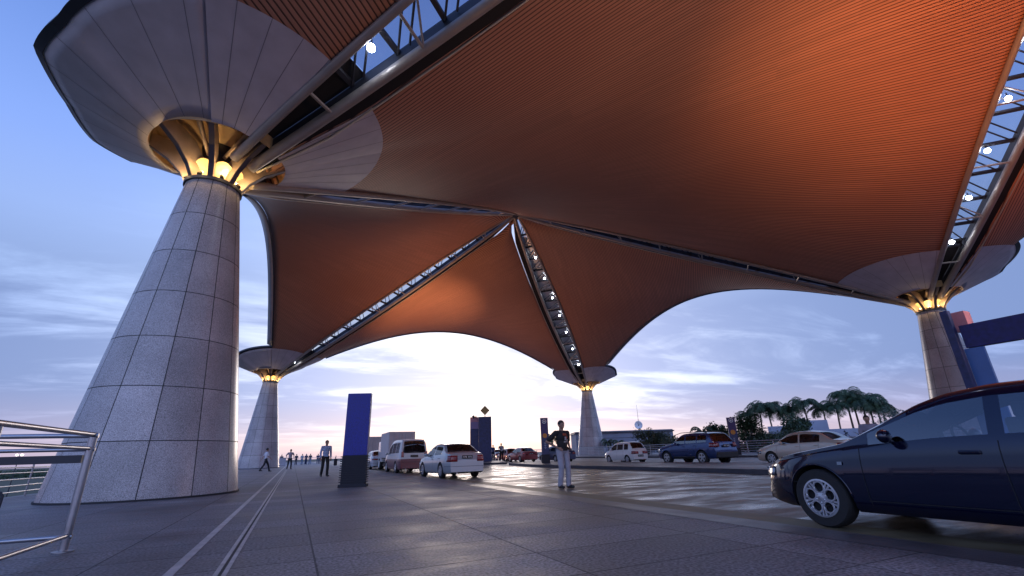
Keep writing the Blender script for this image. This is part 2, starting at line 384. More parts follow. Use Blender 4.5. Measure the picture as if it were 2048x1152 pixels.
# ------------------------------------------------------------------ columns
HC, RT, RB = 10.67, .889, 2.43
CA, CB, CC, CD = (-3.96, 18.40), (-3.96, 69.44), (46.09, 69.44), (46.09, 18.40)
HX, HY = 25.025, 25.52
PX, PY = 21.065, 43.92
EX, EY = 21.065, 43.92 - 2 * HY
ZC, ZP = 11.04, 27.97
def zsurf(s, lam):
    zr = ZC + (ZP - ZC) * (1 - s)
    h = 19.6 + (ZP - 19.6) * (1 - s) ** 2 - zr
    return zr + h * cos(pi / 2 * clamp(lam, -1, 1))
def wopen(t): t = clamp(t, 0, 1); return .13 + .95 * max(sin(pi * t), 0) ** .8
def gapw(t): t = clamp(t, 0, 1); return .74 * min(1, t * 9, (1 - t) * 9) + .06

M_lens = mat('warm_bulb', (1, .85, .5), .4, emit=((1, .74, .36), 40))
COLUMNS = []
def column(c, label, outer):
    """outer: list of (angle0, angle1) sectors, degrees from +X anticlockwise, that overhang the outside"""
    t = thing('cone_column', label, 'column', (c[0], c[1], 0), 0, 'granite cone columns carrying the canopy')
    # shaft: 7 courses of 12 curved slabs, with open joints over a dark core
    mb = MB(); tones = []; NS, NC = 12, 7; gj = .012
    def rad(z): return RB + (RT - RB) * z / HC
    for i in range(NC):
        z0 = HC * i / NC + gj; z1 = HC * (i + 1) / NC - gj
        for k in range(NS):
            a0 = 2 * pi * k / NS + .13; a1 = 2 * pi * (k + 1) / NS + .13; q = 6; tone = random.uniform(.86, 1.10)
            rows = []
            for z in (z0, z1):
                r = rad(z); e = gj / r
                rows.append([(r * cos(a0 + e + (a1 - a0 - 2 * e) * j / q), r * sin(a0 + e + (a1 - a0 - 2 * e) * j / q), z) for j in range(q + 1)])
            n0 = len(mb.v); mb.grid(rows); tones += [tone] * (len(mb.v) - n0)
    sh = obj('shaft', mb, M_granite, t, smooth=25)
    ca = sh.data.color_attributes.new('tone', 'FLOAT_COLOR', 'POINT')
    for i, v in enumerate(tones): ca.data[i].color = (v, v, v, 1)
    obj('shaft_core', MB().lathe([(RB - .012, 0), (RT - .012, HC - .01)], n=72), M_joint, sh, smooth=25)
    obj('base_ring', MB().lathe([(RB + .03, -.02), (RB + .03, .05), (RB - .1, .05)], n=72, caps=False), M_joint, t, smooth=30)
    obj('collar_ring', MB().lathe([(RT - .1, HC - .02), (RT + .07, HC - .02), (RT + .07, HC + .10), (RT - .12, HC + .12)], n=48), M_rim, t, smooth=30)
    # inner funnel behind the fins
    obj('funnel', MB().lathe([(.50, HC + .1), (.50, HC + 1.0), (.62, HC + 1.75), (1.3, HC + 2.15), (2.27, HC + 2.3), (2.31, HC + 2.25), (2.31, HC + 1.44)], n=48, caps=False), M_tan, t, smooth=40)
    obj('funnel_core', MB().lathe([(.53, HC + .95), (.54, HC + 1.2), (.66, HC + 1.72)], n=32, caps=False), M_core, t, smooth=30)
    for k in range(8):
        a = k * pi / 4; ca_, sa = cos(a), sin(a)
        w = .075; nx, ny = -sa * w, ca_ * w
        prof = [(.56, HC + .08), (RT + .02, HC + .08), (RT + .25, HC + .50), (1.60, HC + .98), (2.28, HC + 1.42), (2.28, HC + 2.0), (1.5, HC + 1.75), (1.0, HC + 1.5), (.62, HC + 1.0)]
        vs = [(r * ca_ + nx, r * sa + ny, z) for r, z in prof] + [(r * ca_ - nx, r * sa - ny, z) for r, z in prof]; n = len(prof)
        f = obj('fin', MB().add(vs, [tuple(range(n)), tuple(range(n, 2 * n))[::-1]] + [(i, i + n, (i + 1) % n + n, (i + 1) % n) for i in range(n)]), M_fin, t, bevel=.012)
        # edge flange of the fin
        ed = MB(); fl = .085
        pp = prof[1:5]
        ed.grid([[(r * ca_ - sa * s_ * fl + ca_ * .01, r * sa + ca_ * s_ * fl + sa * .01, z) for s_ in (-1, 1)] for r, z in pp])
        fo = obj('flange', ed, M_flange, f); sol = fo.modifiers.new('s', 'SOLIDIFY'); sol.thickness = .03
        # reflector disc and its little projector between two fins
        b = pi / 8 + k * pi / 4; cb, sb = cos(b), sin(b)
        tilt = R_(28); ctr = Vector((.74 * cb, .74 * sb, HC + .56))
        ax = Vector((cb * cos(tilt), sb * cos(tilt), -sin(tilt))); e1 = Vector((-sb, cb, 0)); e2 = ax.cross(e1)
        dm = MB(); rings = []
        for (rr, off) in ((.33, .03), (.30, .0), (.17, -.05), (.005, -.07)):
            rings.append([ctr + ax * off + (e1 * cos(2 * pi * j / 24) + e2 * sin(2 * pi * j / 24)) * rr for j in range(25)])
        dm.grid(rings); obj('reflector', dm, M_disc, t, smooth=50)
        pc = Vector((.84 * cb, .84 * sb, HC + .12))
        pj = MB(); pj.tube([pc, pc + Vector((0, 0, .08))], .03, 8)
        pj.tube([pc + Vector((cb * .10, sb * .10, .02)), pc + Vector((-cb * .0, -sb * .0, .16))], [.07, .05], 10)
        po = obj('projector', pj, M_core, t)
        bb = b + .16
        obj('brace_tube', MB().tube([(.66 * cos(b), .66 * sin(b), HC + 1.15), (2.1 * cos(bb), 2.1 * sin(bb), HC + 1.75)], [.07, .10], 10), M_fin, t, smooth=40)
        obj('bulb', MB().ball(pc + Vector((-cb * .01, -sb * .01, .18)), (.045, .045, .02), 10, 6), M_lens, po)
        if True:
            for a_ in (b,):
                ld = bpy.data.lights.new('column_uplight', 'POINT'); ld.energy = 16; ld.color = (1, .66, .28); ld.shadow_soft_size = .05
                lo = bpy.data.objects.new('column_uplight', ld); COL.objects.link(lo); lo.parent = t
                lo.location = (1.10 * cb, 1.10 * sb, HC + .42)
    # outer lips of the bowl
    for a0, a1 in outer:
        def rmax(a):
            # rounded chord: flat in the middle of a 90 degree lip
            k = ((a - 45) % 90) - 45
            e = min(a - a0, a1 - a)
            c_ = (a0 + a1) / 2
            if e < 45: return 6.05 - e / 45 * .75
            if a1 - a0 > 200: return 5.3
            return min(4.75 / max(cos(R_(a - c_)), .1), 5.3)
        na = int((a1 - a0) / 3); nr = 8; rows = []
        for i in range(na + 1):
            a = a0 + (a1 - a0) * i / na; row = []
            rM = rmax(a)
            for j in range(nr + 1):
                r = 2.30 + (rM - 2.30) * j / nr
                dx, dy = abs(r * cos(R_(a))), abs(r * sin(R_(a)))
                A_, B_ = 1 - dy / HY, 1 - dx / HX; s_ = max(A_, B_); lam = min(A_, B_) / s_
                zf = zsurf(s_, lam)
                oc = (a0 + a1) / 2; da = abs(a - oc)
                wgt = clamp((( (a1 - a0) / 2 - 45) - da) / 6.0 + .5, 0, 1) if a1 - a0 < 200 else clamp(((a1 - a0) / 2 - 45 - da) / 6.0 + .5, 0, 1)
                zf = zf * (1 - wgt) + (ZC + .440 * r - .10 * abs(sin(R_(da * 4))) * (r / 5)) * wgt
                row.append((r * cos(R_(a)), r * sin(R_(a)), zf - .05))
            rows.append(row)
        bo = obj('bowl_lip', MB().grid(rows), M_bowl, t, smooth=30)
        sol = bo.modifiers.new('s', 'SOLIDIFY'); sol.thickness = .12; sol.offset = 1
        fm = MB()
        fr = [[(q[0] * 1.0, q[1] * 1.0, q[2] - .02) for q in (r_[-1] for r_ in rows)], [(q[0] * 1.045, q[1] * 1.045, q[2] + .12) for q in (r_[-1] for r_ in rows)], [(q[0] * 1.04, q[1] * 1.04, q[2] + .30) for q in (r_[-1] for r_ in rows)]]
        fo = obj('lip_fascia', fm.grid(fr), M_rim, bo); sol = fo.modifiers.new('s', 'SOLIDIFY'); sol.thickness = .05
        # radial seams of the lip
        for i in range(3, na, 5):
            sm = MB()
            for j in range(nr):
                p, q = Vector(rows[i][j]), Vector(rows[i][j + 1]); d = (q - p); w = d.cross(Vector((0, 0, 1))).normalized() * .009
                o_ = Vector((0, 0, -.008)); sm.add([p - w + o_, p + w + o_, q + w + o_, q - w + o_], [(0, 1, 2, 3)])
            obj('seam', sm, M_seam, bo)
    COLUMNS.append(t)
    return t
column(CA, 'nearest and largest granite cone column, left of the drain strips', [(90, 270)])
column(CB, 'far left granite cone column behind the walking man in white shirt', [(0, 90), (90, 270)][0:0] + [(0, 270)])
column(CC, 'pale granite cone column beyond the man with his hand on his hip', [(-90, 180)])
column(CD, 'granite cone column behind the dark blue gantry and the near car', [(-90, 90)])

# ------------------------------------------------------------------ canopy
canopy = thing('roof_canopy', 'vast orange slatted canopy of curved panels hung between four cone columns', 'roof', (PX, PY - HY, 0))
OX, OY = PX, PY - HY
def loc_(p): return (p[0] - OX, p[1] - OY, p[2])
# a triangle panel: apex (ax,ay), direction d, left/right edge offsets at parameter t (0 at column, 1 at apex)
DIRS = {'+y': ((0, 1), (1, 0)), '-y': ((0, -1), (1, 0)), '+x': ((1, 0), (0, 1)), '-x': ((-1, 0), (0, 1))}
class Tri:
    """cross runs along +x or +y; gneg/gpos say if the edge at negative/positive cross has the black gap"""
    def __init__(s, ap, d, gneg, gpos):
        s.ap = ap; s.d, s.c = DIRS[d]; s.vert = d[1] == 'y'
        s.ha = HY if s.vert else HX; s.hc = HX if s.vert else HY; s.g = (gneg, gpos)
    def edges(s, k):
        q = s.hc * k; t = 1 - k; r = []
        for gi in s.g:
            o = (wopen(t) + (gapw(t) + .10 if gi else .08)) * 1.414
            r.append(max(q - o, 0.0))
        return -r[0], r[1]
    def pt(s, k, lam):
        e0, e1 = s.edges(k); cr = e0 + (e1 - e0) * (lam + 1) / 2
        x = s.ap[0] + s.d[0] * k * s.ha + s.c[0] * cr; y = s.ap[1] + s.d[1] * k * s.ha + s.c[1] * cr
        o = (s.hc * k - (-e0 if lam < 0 else e1)) / (2 * s.hc) * lam * lam
        return (x, y, zsurf(k, lam) + (ZP - ZC) * o)
    def inv(s, x, y):
        dx, dy = x - s.ap[0], y - s.ap[1]
        k = clamp((dx * s.d[0] + dy * s.d[1]) / s.ha, .001, 1.0); cr = dx * s.c[0] + dy * s.c[1]
        e0, e1 = s.edges(k)
        lam = clamp(2 * (cr - e0) / max(e1 - e0, 1e-6) - 1, -1, 1)
        return k, lam
def slat_uv(p, mode):    # mode +1: slats run along (1,1) in plan; -1: along (1,-1)
    q = Vector((p[0], p[1]))
    a = Vector((1, 1)).normalized() if mode > 0 else Vector((1, -1)).normalized(); b = Vector((-a.y, a.x))
    return (q.dot(b), q.dot(a))
P_, E_ = (PX, PY), (EX, EY)
T_ABP = Tri(P_, '-x', True, False)    # cross along +y: neg edge = rib A, pos edge = rib B
T_BCP = Tri(P_, '+y', True, True)
T_CDP = Tri(P_, '+x', True, False)
T_DAP = Tri(P_, '-y', False, False)
T_DAE = Tri(E_, '+y', True, False)    # neg x edge = rib A-E (gap on the main side), pos x edge = rib D-E
T_AAE = Tri(E_, '-x', False, False)   # pos y edge = rib A-E
T_DDE = Tri(E_, '+x', False, True)
T_EXT = Tri(E_, '-y', False, False)
def panel(tris, modes, label=None):
    rows = []; uvs = []; NA, NL = 46, 40
    for ti, (T, mode) in enumerate(zip(tris, modes)):
        ks = [.02 + .98 * (i / NA) for i in range(NA + 1)]
        if ti == 1: ks = ks[::-1][1:]
        for k in ks:
            rows.append([T.pt(k, -1 + 2 * j / NL) for j in range(NL + 1)])
    mb = MB(); mb.grid([[loc_(p) for p in r] for r in rows])
    mb.uv = [slat_uv(p, modes[0]) for r in rows for p in r]
    def nearc(f):
        x = sum(mb.v[i][0] for i in f) / 4 + OX; y = sum(mb.v[i][1] for i in f) / 4 + OY
        return any(math.hypot(x - c[0], y - c[1]) < 2.55 for c in (CA, CB, CC, CD))
    mb.f = [f for f in mb.f if not nearc(f)]
    o = obj('panel', mb, M_slat, canopy, smooth=True)
    # make the slats face down, then thicken upwards
    zsum = sum(f.normal.z for f in o.data.polygons)
    if zsum > 0: o.data.flip_normals()
    s = o.modifiers.new('s', 'SOLIDIFY'); s.thickness = .35; s.offset = -1
    if label: o['label'] = label
    return o, rows
p1, r1 = panel([T_ABP], [1], 'left panel with open curved edge')
p2, r2_ = panel([T_BCP], [-1], 'far panel with a glowing orange patch')
p3, r3 = panel([T_CDP], [1], 'right panel beside the far cone')
p4, r4 = panel([T_DAP, T_DAE], [-1, -1], 'largest panel overhead')
p5, r5 = panel([T_AAE], [1], 'panel above the nearest bowl')
p6, r6 = panel([T_DDE], [1], 'panel at the right edge')
p7, r7 = panel([T_EXT], [-1])
# open edges: a leaning fascia along each arch
def fascia(row, out, par):
    row = [p for p in row if all(math.hypot(p[0] - c[0], p[1] - c[1]) > 6.2 for c in (CA, CB, CC, CD))]
    rows = [[], [], [], []]
    for p in row:
        rows[0].append(loc_((p[0], p[1], p[2] - .03)))
        rows[1].append(loc_((p[0] + out[0] * .10, p[1] + out[1] * .10, p[2] - .10)))
        rows[2].append(loc_((p[0] + out[0] * .58, p[1] + out[1] * .58, p[2] + .10)))
        rows[3].append(loc_((p[0] + out[0] * .50, p[1] + out[1] * .50, p[2] + .55)))
    a = obj('edge_fascia', MB().grid(rows[1:3]), mat('fascia_pale', (.40, .42, .48), .45, .2, noise=(1, .1)), par, smooth=True)
    a.modifiers.new('s', 'SOLIDIFY').thickness = .05
    b = obj('edge_band', MB().grid(rows[0:2]), M_rim, a, smooth=True); b.modifiers.new('s', 'SOLIDIFY').thickness = .05
    c = obj('edge_band', MB().grid(rows[2:4]), M_rim, a, smooth=True); c.modifiers.new('s', 'SOLIDIFY').thickness = .05
fascia(r1[-1], (-1, 0), p1); fascia(r2_[-1], (0, 1), p2); fascia(r3[-1], (1, 0), p3); fascia(r5[-1], (-1, 0), p5); fascia(r6[-1], (1, 0), p6)
# inner bowl linings: pale sectors just under the slats near each column
RBW = 6.05
def lining(T, c, a0, a1, k_lab=None):
    na, nr = 34, 12; rows = []
    for i in range(na + 1):
        a = R_(a0 + (a1 - a0) * i / na); row = []
        for j in range(nr + 1):
            r = 2.30 + (RBW - 2.30) * j / nr
            k, lam = T.inv(c[0] + r * cos(a), c[1] + r * sin(a)); p = T.pt(k, lam)
            row.append(loc_((p[0], p[1], p[2] - .05)))
        rows.append(row)
    o = obj('bowl_lining', MB().grid(rows), M_bowl, canopy, smooth=True)
    for i in range(6, na - 2, 7):
        sm = MB()
        for j in range(nr):
            p, q = Vector(rows[i][j]), Vector(rows[i][j + 1]); d = (q - p)
            if d.length < 1e-4: continue
            w = d.cross(Vector((0, 0, 1))).normalized() * .010; o_ = Vector((0, 0, -.006))
            sm.add([p - w + o_, p + w + o_, q + w + o_, q - w + o_], [(0, 1, 2, 3)])
        obj('seam', sm, M_seam, o)
lining(T_ABP, CA, 45, 90); lining(T_DAP, CA, 0, 45); lining(T_DAE, CA, -45, 0); lining(T_AAE, CA, -90, -45)
lining(T_ABP, CB, -90, -45); lining(T_BCP, CB, -45, 0)
lining(T_BCP, CC, 180, 225); lining(T_CDP, CC, 225, 270)
lining(T_CDP, CD, 90, 135); lining(T_DAP, CD, 135, 180); lining(T_DAE, CD, 180, 225); lining(T_DDE, CD, 225, 270)
# ribs
def rib(c, ap, gapdir, label, lamps):
    c0 = Vector((c[0], c[1], ZC)); a0 = Vector((ap[0], ap[1], ZP)); d = (a0 - c0); flat = Vector((d.x, d.y, 0)); Lf = flat.length; flat.normalize()
    n = Vector((-flat.y, flat.x, 0))
    if n.dot(Vector((*gapdir, 0))) < 0: n = -n
    def at(t, s, dz): q = c0 + d * t + n * s; return Vector(loc_((q.x, q.y, q.z + dz)))
    ts = [.035 + .955 * i / 48 for i in range(49)]
    ch = obj('rib', MB().tube([at(t, wopen(t) + .10, -.02) for t in ts], .21, 14), M_chord, canopy, smooth=40); ch['label'] = label
    obj('edge_tube', MB().tube([at(t, -wopen(t) - .02, -.06) for t in ts], .17, 10), M_chord, ch, smooth=40)
    obj('gutter', MB().grid([[at(t, s, z) for s, z in ((wopen(t) + .05, .10), (wopen(t) + gapw(t) + .06, .04))] for t in ts]), M_black, ch)
    obj('gutter_side', MB().grid([[at(t, wopen(t) + gapw(t) + .085, z) for z in (-.05, .34)] for t in ts]), M_black, ch)
    obj('trim', MB().tube([at(t, wopen(t) + gapw(t) + .10, -.05) for t in ts], .045, 6), M_trim, ch, smooth=True)
    # kerb of the glazed slot
    for s in (-1, 1):
        obj('slot_wall', MB().grid([[at(t, s * (wopen(t) - (.0 if s < 0 else .05)), z) for z in (-.05, .62)] for t in ts]), M_mull, ch)
    gl = [t for t in ts if t > .17]
    obj('glazing', MB().grid([[at(t, -wopen(t), .56), at(t, wopen(t) - .06, .56)] for t in gl]), M_sglass, ch)
    bl = [t for t in ts if t <= .19]
    obj('blank_panel', MB().grid([[at(t, -wopen(t), .50), at(t, wopen(t) - .06, .50)] for t in bl]), M_black, ch)
    mm = MB(); k = 0; pitch = 1.9; m_ = int(Lf / pitch)
    for i in range(3, m_):
        t = i * pitch / Lf
        a, b = at(t, -wopen(t), .50), at(t, wopen(t) - .05, .50); e = (b - a).normalized(); ww = d.normalized() * .09
        mm.add([a - ww, b - ww, b + ww, a + ww, a - ww + Vector((0, 0, -.12)), b - ww + Vector((0, 0, -.12)), b + ww + Vector((0, 0, -.12)), a + ww + Vector((0, 0, -.12))],
               [(0, 1, 5, 4), (2, 3, 7, 6), (4, 5, 6, 7)])
        t2 = (i + .62) * pitch / Lf
        if t2 < .97:
            for oo in (0, .10):
                mm.tube([at(t + oo / Lf * 5, wopen(t) - .1, .36), at(t2 + oo / Lf * 5, -wopen(t2) + .05, .40)], .05, 5)
    obj('mullion', mm, M_mull, ch)
    st = 3.8
    for i in range(1, int(Lf / st)):
        t = (i * st + 1.0) / Lf
        if t < .97:
            sm = MB().tube([at(t, -wopen(t), -.08), at(t, wopen(t), -.12)], .065, 8)
            obj('strut', sm, M_chord, ch, smooth=40)
            if i % 2 == 0: obj('strut', MB().tube([at(t, wopen(t), -.12), at(t + .6 / Lf, -wopen(t) * .8, .45)], .045, 6), M_chord, ch, smooth=40)
    for t in lamps:
        s_ = -wopen(t) * .35
        lm = obj('lamp', MB().tube([at(t, s_, .5), at(t, s_, .22)], .03, 6).ball(at(t, s_, .24), (.12, .12, .05), 10, 4), M_rim, ch)
        obj('lamp_globe', MB().ball(at(t, s_, .12), .15 if c[1] < 30 else .12, 14, 9), M_lampw, lm, smooth=True)
lt = [.165 + .082 * i for i in range(9)]
rib(CA, P_, (-1, 1), 'rib from the nearest column to the far crown', [])
rib(CB, P_, (1, 1), 'rib rising from the far left column', [.11])
rib(CC, P_, (-1, 1), 'glazed rib rising from the far column with a row of lamps', [.19, .30, .41, .51, .61, .71, .81])
rib(CD, P_, (1, 1), 'rib from the right column to the far crown', [])
rib(CA, E_, (1, 1), 'near glazed rib climbing from the nearest column', [.20, .36, .5, .64])
rib(CD, E_, (1, -1), 'near glazed rib at the right with bright lamps', [.18, .28, .37, .455, .535, .62])
crown = MB().lathe([(.9, -.35), (1.0, -.1), (.9, .5), (.3, .7)], c=loc_((PX, PY, ZP)), n=20)
obj('crown_plate', crown, M_rim, canopy, smooth=30)
obj('crown_plate', MB().lathe([(.9, -.35), (1.0, -.1), (.9, .5), (.3, .7)], c=loc_((EX, EY, ZP)), n=20), M_rim, canopy, smooth=30)

# added spots in invented housings, throwing an orange wash onto the slats
def fill_spot(loc, target, energy, size, col=(1, .42, .14), blend=1.0, label='', host=None):
    t = thing('fill_light', label, 'lamp', loc, 0, 'added fill lights washing the canopy')
    d = (Vector(target) - Vector(loc)).normalized()
    mb = MB().tube([(0, 0, -.06), (0, 0, .12)], .05, 8); mb.tube([Vector((0, 0, .14)) - d * .12, Vector((0, 0, .14)) + d * .06], [.10, .15], 12)
    obj('housing', mb, M_rim, t)
    obj('fill_face', MB().tube([Vector((0, 0, .14)) + d * .061, Vector((0, 0, .14)) + d * .066], .13, 12), mat('fill_glow', (1, .7, .4), .4, emit=((1, .5, .2), 3)), t)
    ld = bpy.data.lights.new('fill_spot', 'SPOT'); ld.energy = energy; ld.color = col; ld.spot_size = R_(size); ld.spot_blend = blend; ld.shadow_soft_size = .1
    lo = bpy.data.objects.new('fill_spot', ld); COL.objects.link(lo); lo.parent = t
    lo.location = Vector((0, 0, .14)) + d * .1; lo.rotation_euler = d.to_track_quat('-Z', 'Y').to_euler()

# ------------------------------------------------------------------ vehicles
def interp(pts, x):
    if x <= pts[0][0]: return pts[0][1]
    for (a, b), (c, d) in zip(pts, pts[1:]):
        if x <= c: return b + (d - b) * (x - a) / max(c - a, 1e-9)
    return pts[-1][1]
def smo(pts, x, w=.07): return sum(interp(pts, x + k * w / 3) for k in range(-3, 4)) / 7
def wheel_meshes(r, wid, style):
    ty = MB().lathe([(r * .60, -wid / 2), (r * .93, -wid / 2), (r * .985, -wid * .40), (r, -wid * .25), (r, wid * .25), (r * .985, wid * .40), (r * .93, wid / 2), (r * .60, wid / 2), (r * .60, -wid / 2)], n=44, axis='X', caps=False)
    rm = MB(); o = -wid / 2          # outer face towards -X
    rr = r * .64
    rm.lathe([(rr + .004, o + .01), (rr + .004, o - .006), (rr * .93, o - .008), (rr * .89, o + .02), (rr * .87, wid / 2 - .01)], n=44, axis='X', caps=False)
    def spoke(a, w0, w1, r0, r1, x0=.0):
        ca, sa = cos(a), sin(a); vs = []
        for xx in (o + .004 + x0, o + .03 + x0):
            for rad_, w in ((r0, w0), (r1, w1)):
                for s_ in (-1, 1): vs.append((xx, rad_ * ca - s_ * w * sa, rad_ * sa + s_ * w * ca))
        rm.add(vs, [(0, 1, 3, 2), (4, 6, 7, 5), (0, 2, 6, 4), (1, 5, 7, 3), (2, 3, 7, 6), (0, 4, 5, 1)])
    rm.lathe([(.001, o - .004), (rr * .20, o - .002), (rr * .24, o + .03)], n=20, axis='X', caps=False)
    if style == 'five':
        for k in range(5): spoke(k * 2 * pi / 5 + .3, rr * .15, rr * .24, rr * .15, rr * .94)
    elif style == 'multi':
        for k in range(7): spoke(k * 2 * pi / 7 + .2, rr * .11, rr * .15, rr * .15, rr * .94)
    elif style == 'steel':
        rm.lathe([(rr * .2, o + .01), (rr * .6, o + .0), (rr * .66, o + .025)], n=28, axis='X', caps=False)
        for k in range(9): spoke(k * 2 * pi / 9, rr * .07, rr * .10, rr * .6, rr * .94)
    else:                                  # five round windows ringed in alloy, twin bars between them
        for k in range(5):
            a = k * 2 * pi / 5 + .31; cr = rr * .575; hr = rr * .295
            pts = [(o + .004, cr * cos(a) + hr * cos(q), cr * sin(a) + hr * sin(q)) for q in [2 * pi * j / 28 for j in range(29)]]
            rm.tube(pts, rr * .055, 6, caps=False)
            b = a + pi / 5
            for s_ in (-1, 1): spoke(b + s_ * .10, rr * .035, rr * .05, rr * .22, rr * .94)
            spoke(b + .36, rr * .03, rr * .06, rr * .80, rr * .94); spoke(b - .36, rr * .03, rr * .06, rr * .80, rr * .94)
        rm.lathe([(rr * .10, o - .01), (rr * .27, o - .004), (rr * .33, o + .02)], n=30, axis='X', caps=False)
        for k in range(5):
            a = k * 2 * pi / 5 + .31
            rm.ball((o - .004, rr * .24 * cos(a + pi / 5), rr * .24 * sin(a + pi / 5)), .011, 8, 5)
    dk = MB().lathe([(rr * .9, o + .05), (.01, o + .06)], n=28, axis='X', caps=False)
    dk.lathe([(rr * .5, o + .045), (rr * .5, o + .035), (.01, o + .035)], n=24, axis='X', caps=False)
    return ty, rm, dk
def car(label, cat, loc, sp, rz=0, kind='parked_car', group='cars standing in the pick-up lanes'):
    """sp: L W H, top profile, belt, clearance zb, wheels, glass; u runs from the nose (0) to the tail (L); nose towards +Y"""
    Lc, Wd = sp['L'], sp['W']; hw0 = Wd / 2; top = sp['top']; belt = sp['belt']; zb = sp.get('zb', .19); r = sp['r']; ax = sp['axles']
    paint = sp['paint']; t = thing(kind, label, cat, loc, rz, group)
    Hh = max(z for _, z in top)
    def ztop(u): return smo(top, u, sp.get('sm', .06))
    def zbelt(u): return min(smo(belt, u), ztop(u) - .035)
    def plan(u):
        e = sp.get('round', .55); k = sp.get('taper', .17)
        a = max(0, (e - u) / e); b = max(0, (e - (Lc - u)) / e)
        return 1 - k * a ** 2.2 - (k * .8) * b ** 2.4
    def hwl(z, u):
        f = clamp((z - zb) / max(interp(belt, u) - zb, .1), 0, 1)
        return hw0 * plan(u) * interp([(0, .90), (.08, .955), (.25, .985), (.5, 1.0), (.72, .995), (.88, .975), (1, .945)], f)
    tumble = sp.get('tumble', .235)
    def hwu(z, u):
        bz = interp(belt, u); f = clamp((z - bz) / max(Hh - bz, .1), 0, 1.05)
        return hw0 * plan(u) * (.940 - tumble * f ** 1.15)
    ra = r + sp.get('archgap', .045)
    def zbot(u):
        z = zb
        for a in ax:
            d = abs(u - a)
            if d <= ra: z = max(z, r + sqrt(max(ra * ra - d * d, 0)))
        rise = max(0, (.35 - u) / .35, (.35 - (Lc - u)) / .35)
        return max(z, zb + .07 * rise)
    us = set(); st = sp.get('step', .11); k = int(Lc / st)
    for i in range(k + 1): us.add(round(Lc * i / k, 4))
    for q in (.02, .05, .10, .17): us.add(q); us.add(round(Lc - q, 4))
    for a in ax:
        us = {u for u in us if not (abs(u - a) < ra + .03)}
        for j in range(17): us.add(round(a + ra * .9999 * cos(pi * j / 16), 4))
        us.add(round(a - ra - .004, 4)); us.add(round(a + ra + .004, 4))
    sw = sp['side']; ws = sp['wind']; rw = sp['rear']
    for w in sw:
        for q in w[:2]: us.add(q)
    for q in (*ws, *rw): us.add(q)
    us = sorted(us); us2 = [us[0]]
    for u in us[1:]:
        if u - us2[-1] > .003: us2.append(u)
    us = us2
    LF = [0, .07, .2, .38, .56, .74, .88, .96, 1]; UF = [.09, .3, .55, .78, .90, .965, 1]; TC = [.92, .80, .55, .28, 0]
    rings = []
    for u in us:
        zb_, zl, zt = zbot(u), zbelt(u), ztop(u); ring = []
        if zb_ > zl - .03: zb_ = zl - .03
        for f in LF:
            z = zb_ + (zl - zb_) * f; ring.append((hwl(z, u), z))
        for f in UF:
            z = zl + (zt - zl) * f
            w = hwu(z, u) if f < .9 else hwu(z, u) - (f - .9) * .45 * min(1, (zt - zl) / .3 + .35)
            ring.append((w, z))
        we = ring[-1][0]; cr = sp.get('crown', .035)
        for c in TC: ring.append((we * c, zt + cr * (1 - c * c)))
        rings.append(ring)
    nl, nu = len(LF), len(UF); nr = len(rings[0])
    body = MB(); glass = {}; und = MB()
    def V(i, j, s): w, z = rings[i][j]; return (s * w, Lc / 2 - us[i], z)
    # skin with weld by index
    idx = {}
    def vid(m, key, p):
        d = idx.setdefault(id(m), {})
        if key not in d: d[key] = len(m.v); m.v.append(p)
        return d[key]
    def quad(m, i, j, s):
        ks = [(i, j, s), (i + 1, j, s), (i + 1, j + 1, s), (i, j + 1, s)]
        q = [vid(m, (a, b, 0 if b == nr - 1 else c), V(a, b, c)) for a, b, c in ks]
        m.f.append(tuple(q) if s < 0 else tuple(q[::-1]))
    for i in range(len(us) - 1):
        um = (us[i] + us[i + 1]) / 2
        for j in range(nr - 1):
            for s in (-1, 1):
                m = body
                if nl - 1 < j < nl + nu - 4 + 0 or j == nl - 1:
                    if j >= nl:
                        for w in sw:
                            if w[0] < um < w[1] and ztop(um) - zbelt(um) > .10: m = glass.setdefault(('side_window', w[0], s), MB())
                if j >= nl + nu - 1 + 0 and j >= nl + nu:
                    if ws[0] < um < ws[1]: m = glass.setdefault(('windscreen', 0, 0), MB())
                    elif rw[0] < um < rw[1]: m = glass.setdefault(('rear_window', 0, 0), MB())
                quad(m, i, j, s)
        a = vid(und, (i, -1), V(i, 0, -1)); b = vid(und, (i, 1), V(i, 0, 1)); c = vid(und, (i + 1, 1), V(i + 1, 0, 1)); d = vid(und, (i + 1, -1), V(i + 1, 0, -1))
        und.f.append((a, b, c, d))
    for i, flip in ((0, False), (len(us) - 1, True)):   # end caps
        for j in range(nr - 1):
            if j == nr - 2:
                q = [vid(body, (i, j, -1), 0), vid(body, (i, j, 1), 0), vid(body, (i, j + 1, 0), 0)]
            else: q = [vid(body, (i, j, -1), 0), vid(body, (i, j, 1), 0), vid(body, (i, j + 1, 1), 0), vid(body, (i, j + 1, -1), 0)]
            body.f.append(tuple(q[::-1]) if flip else tuple(q))
    bo = obj('body', body, paint, t, smooth=38)
    obj('underside', und, M_under, bo)
    # dark liners that close the wheel tunnels inboard, and a cabin floor
    inn = MB().box((0, 0, zb + .14), (Wd * .62, Lc * .9, .16)); inn.box((0, 0, zb + .3), (Wd * .84, max(.3, ax[1] - ax[0] - 2 * ra - .05), .12))
    inn.v = [(x, y + Lc / 2 - (ax[0] + ax[1]) / 2 * 1.0 if abs(y) < (ax[1] - ax[0]) / 2 - ra + .03 and z > zb + .2 else y, z) for x, y, z in inn.v]
    obj('floor_pan', inn, M_under, bo)
    gm = sp.get('glass', M_cglass)
    gl_objs = {}
    for (nm, q, s), m in sorted(glass.items()):
        g_ = obj(nm, m, gm, t, smooth=30); gl_objs[(nm, q, s)] = g_
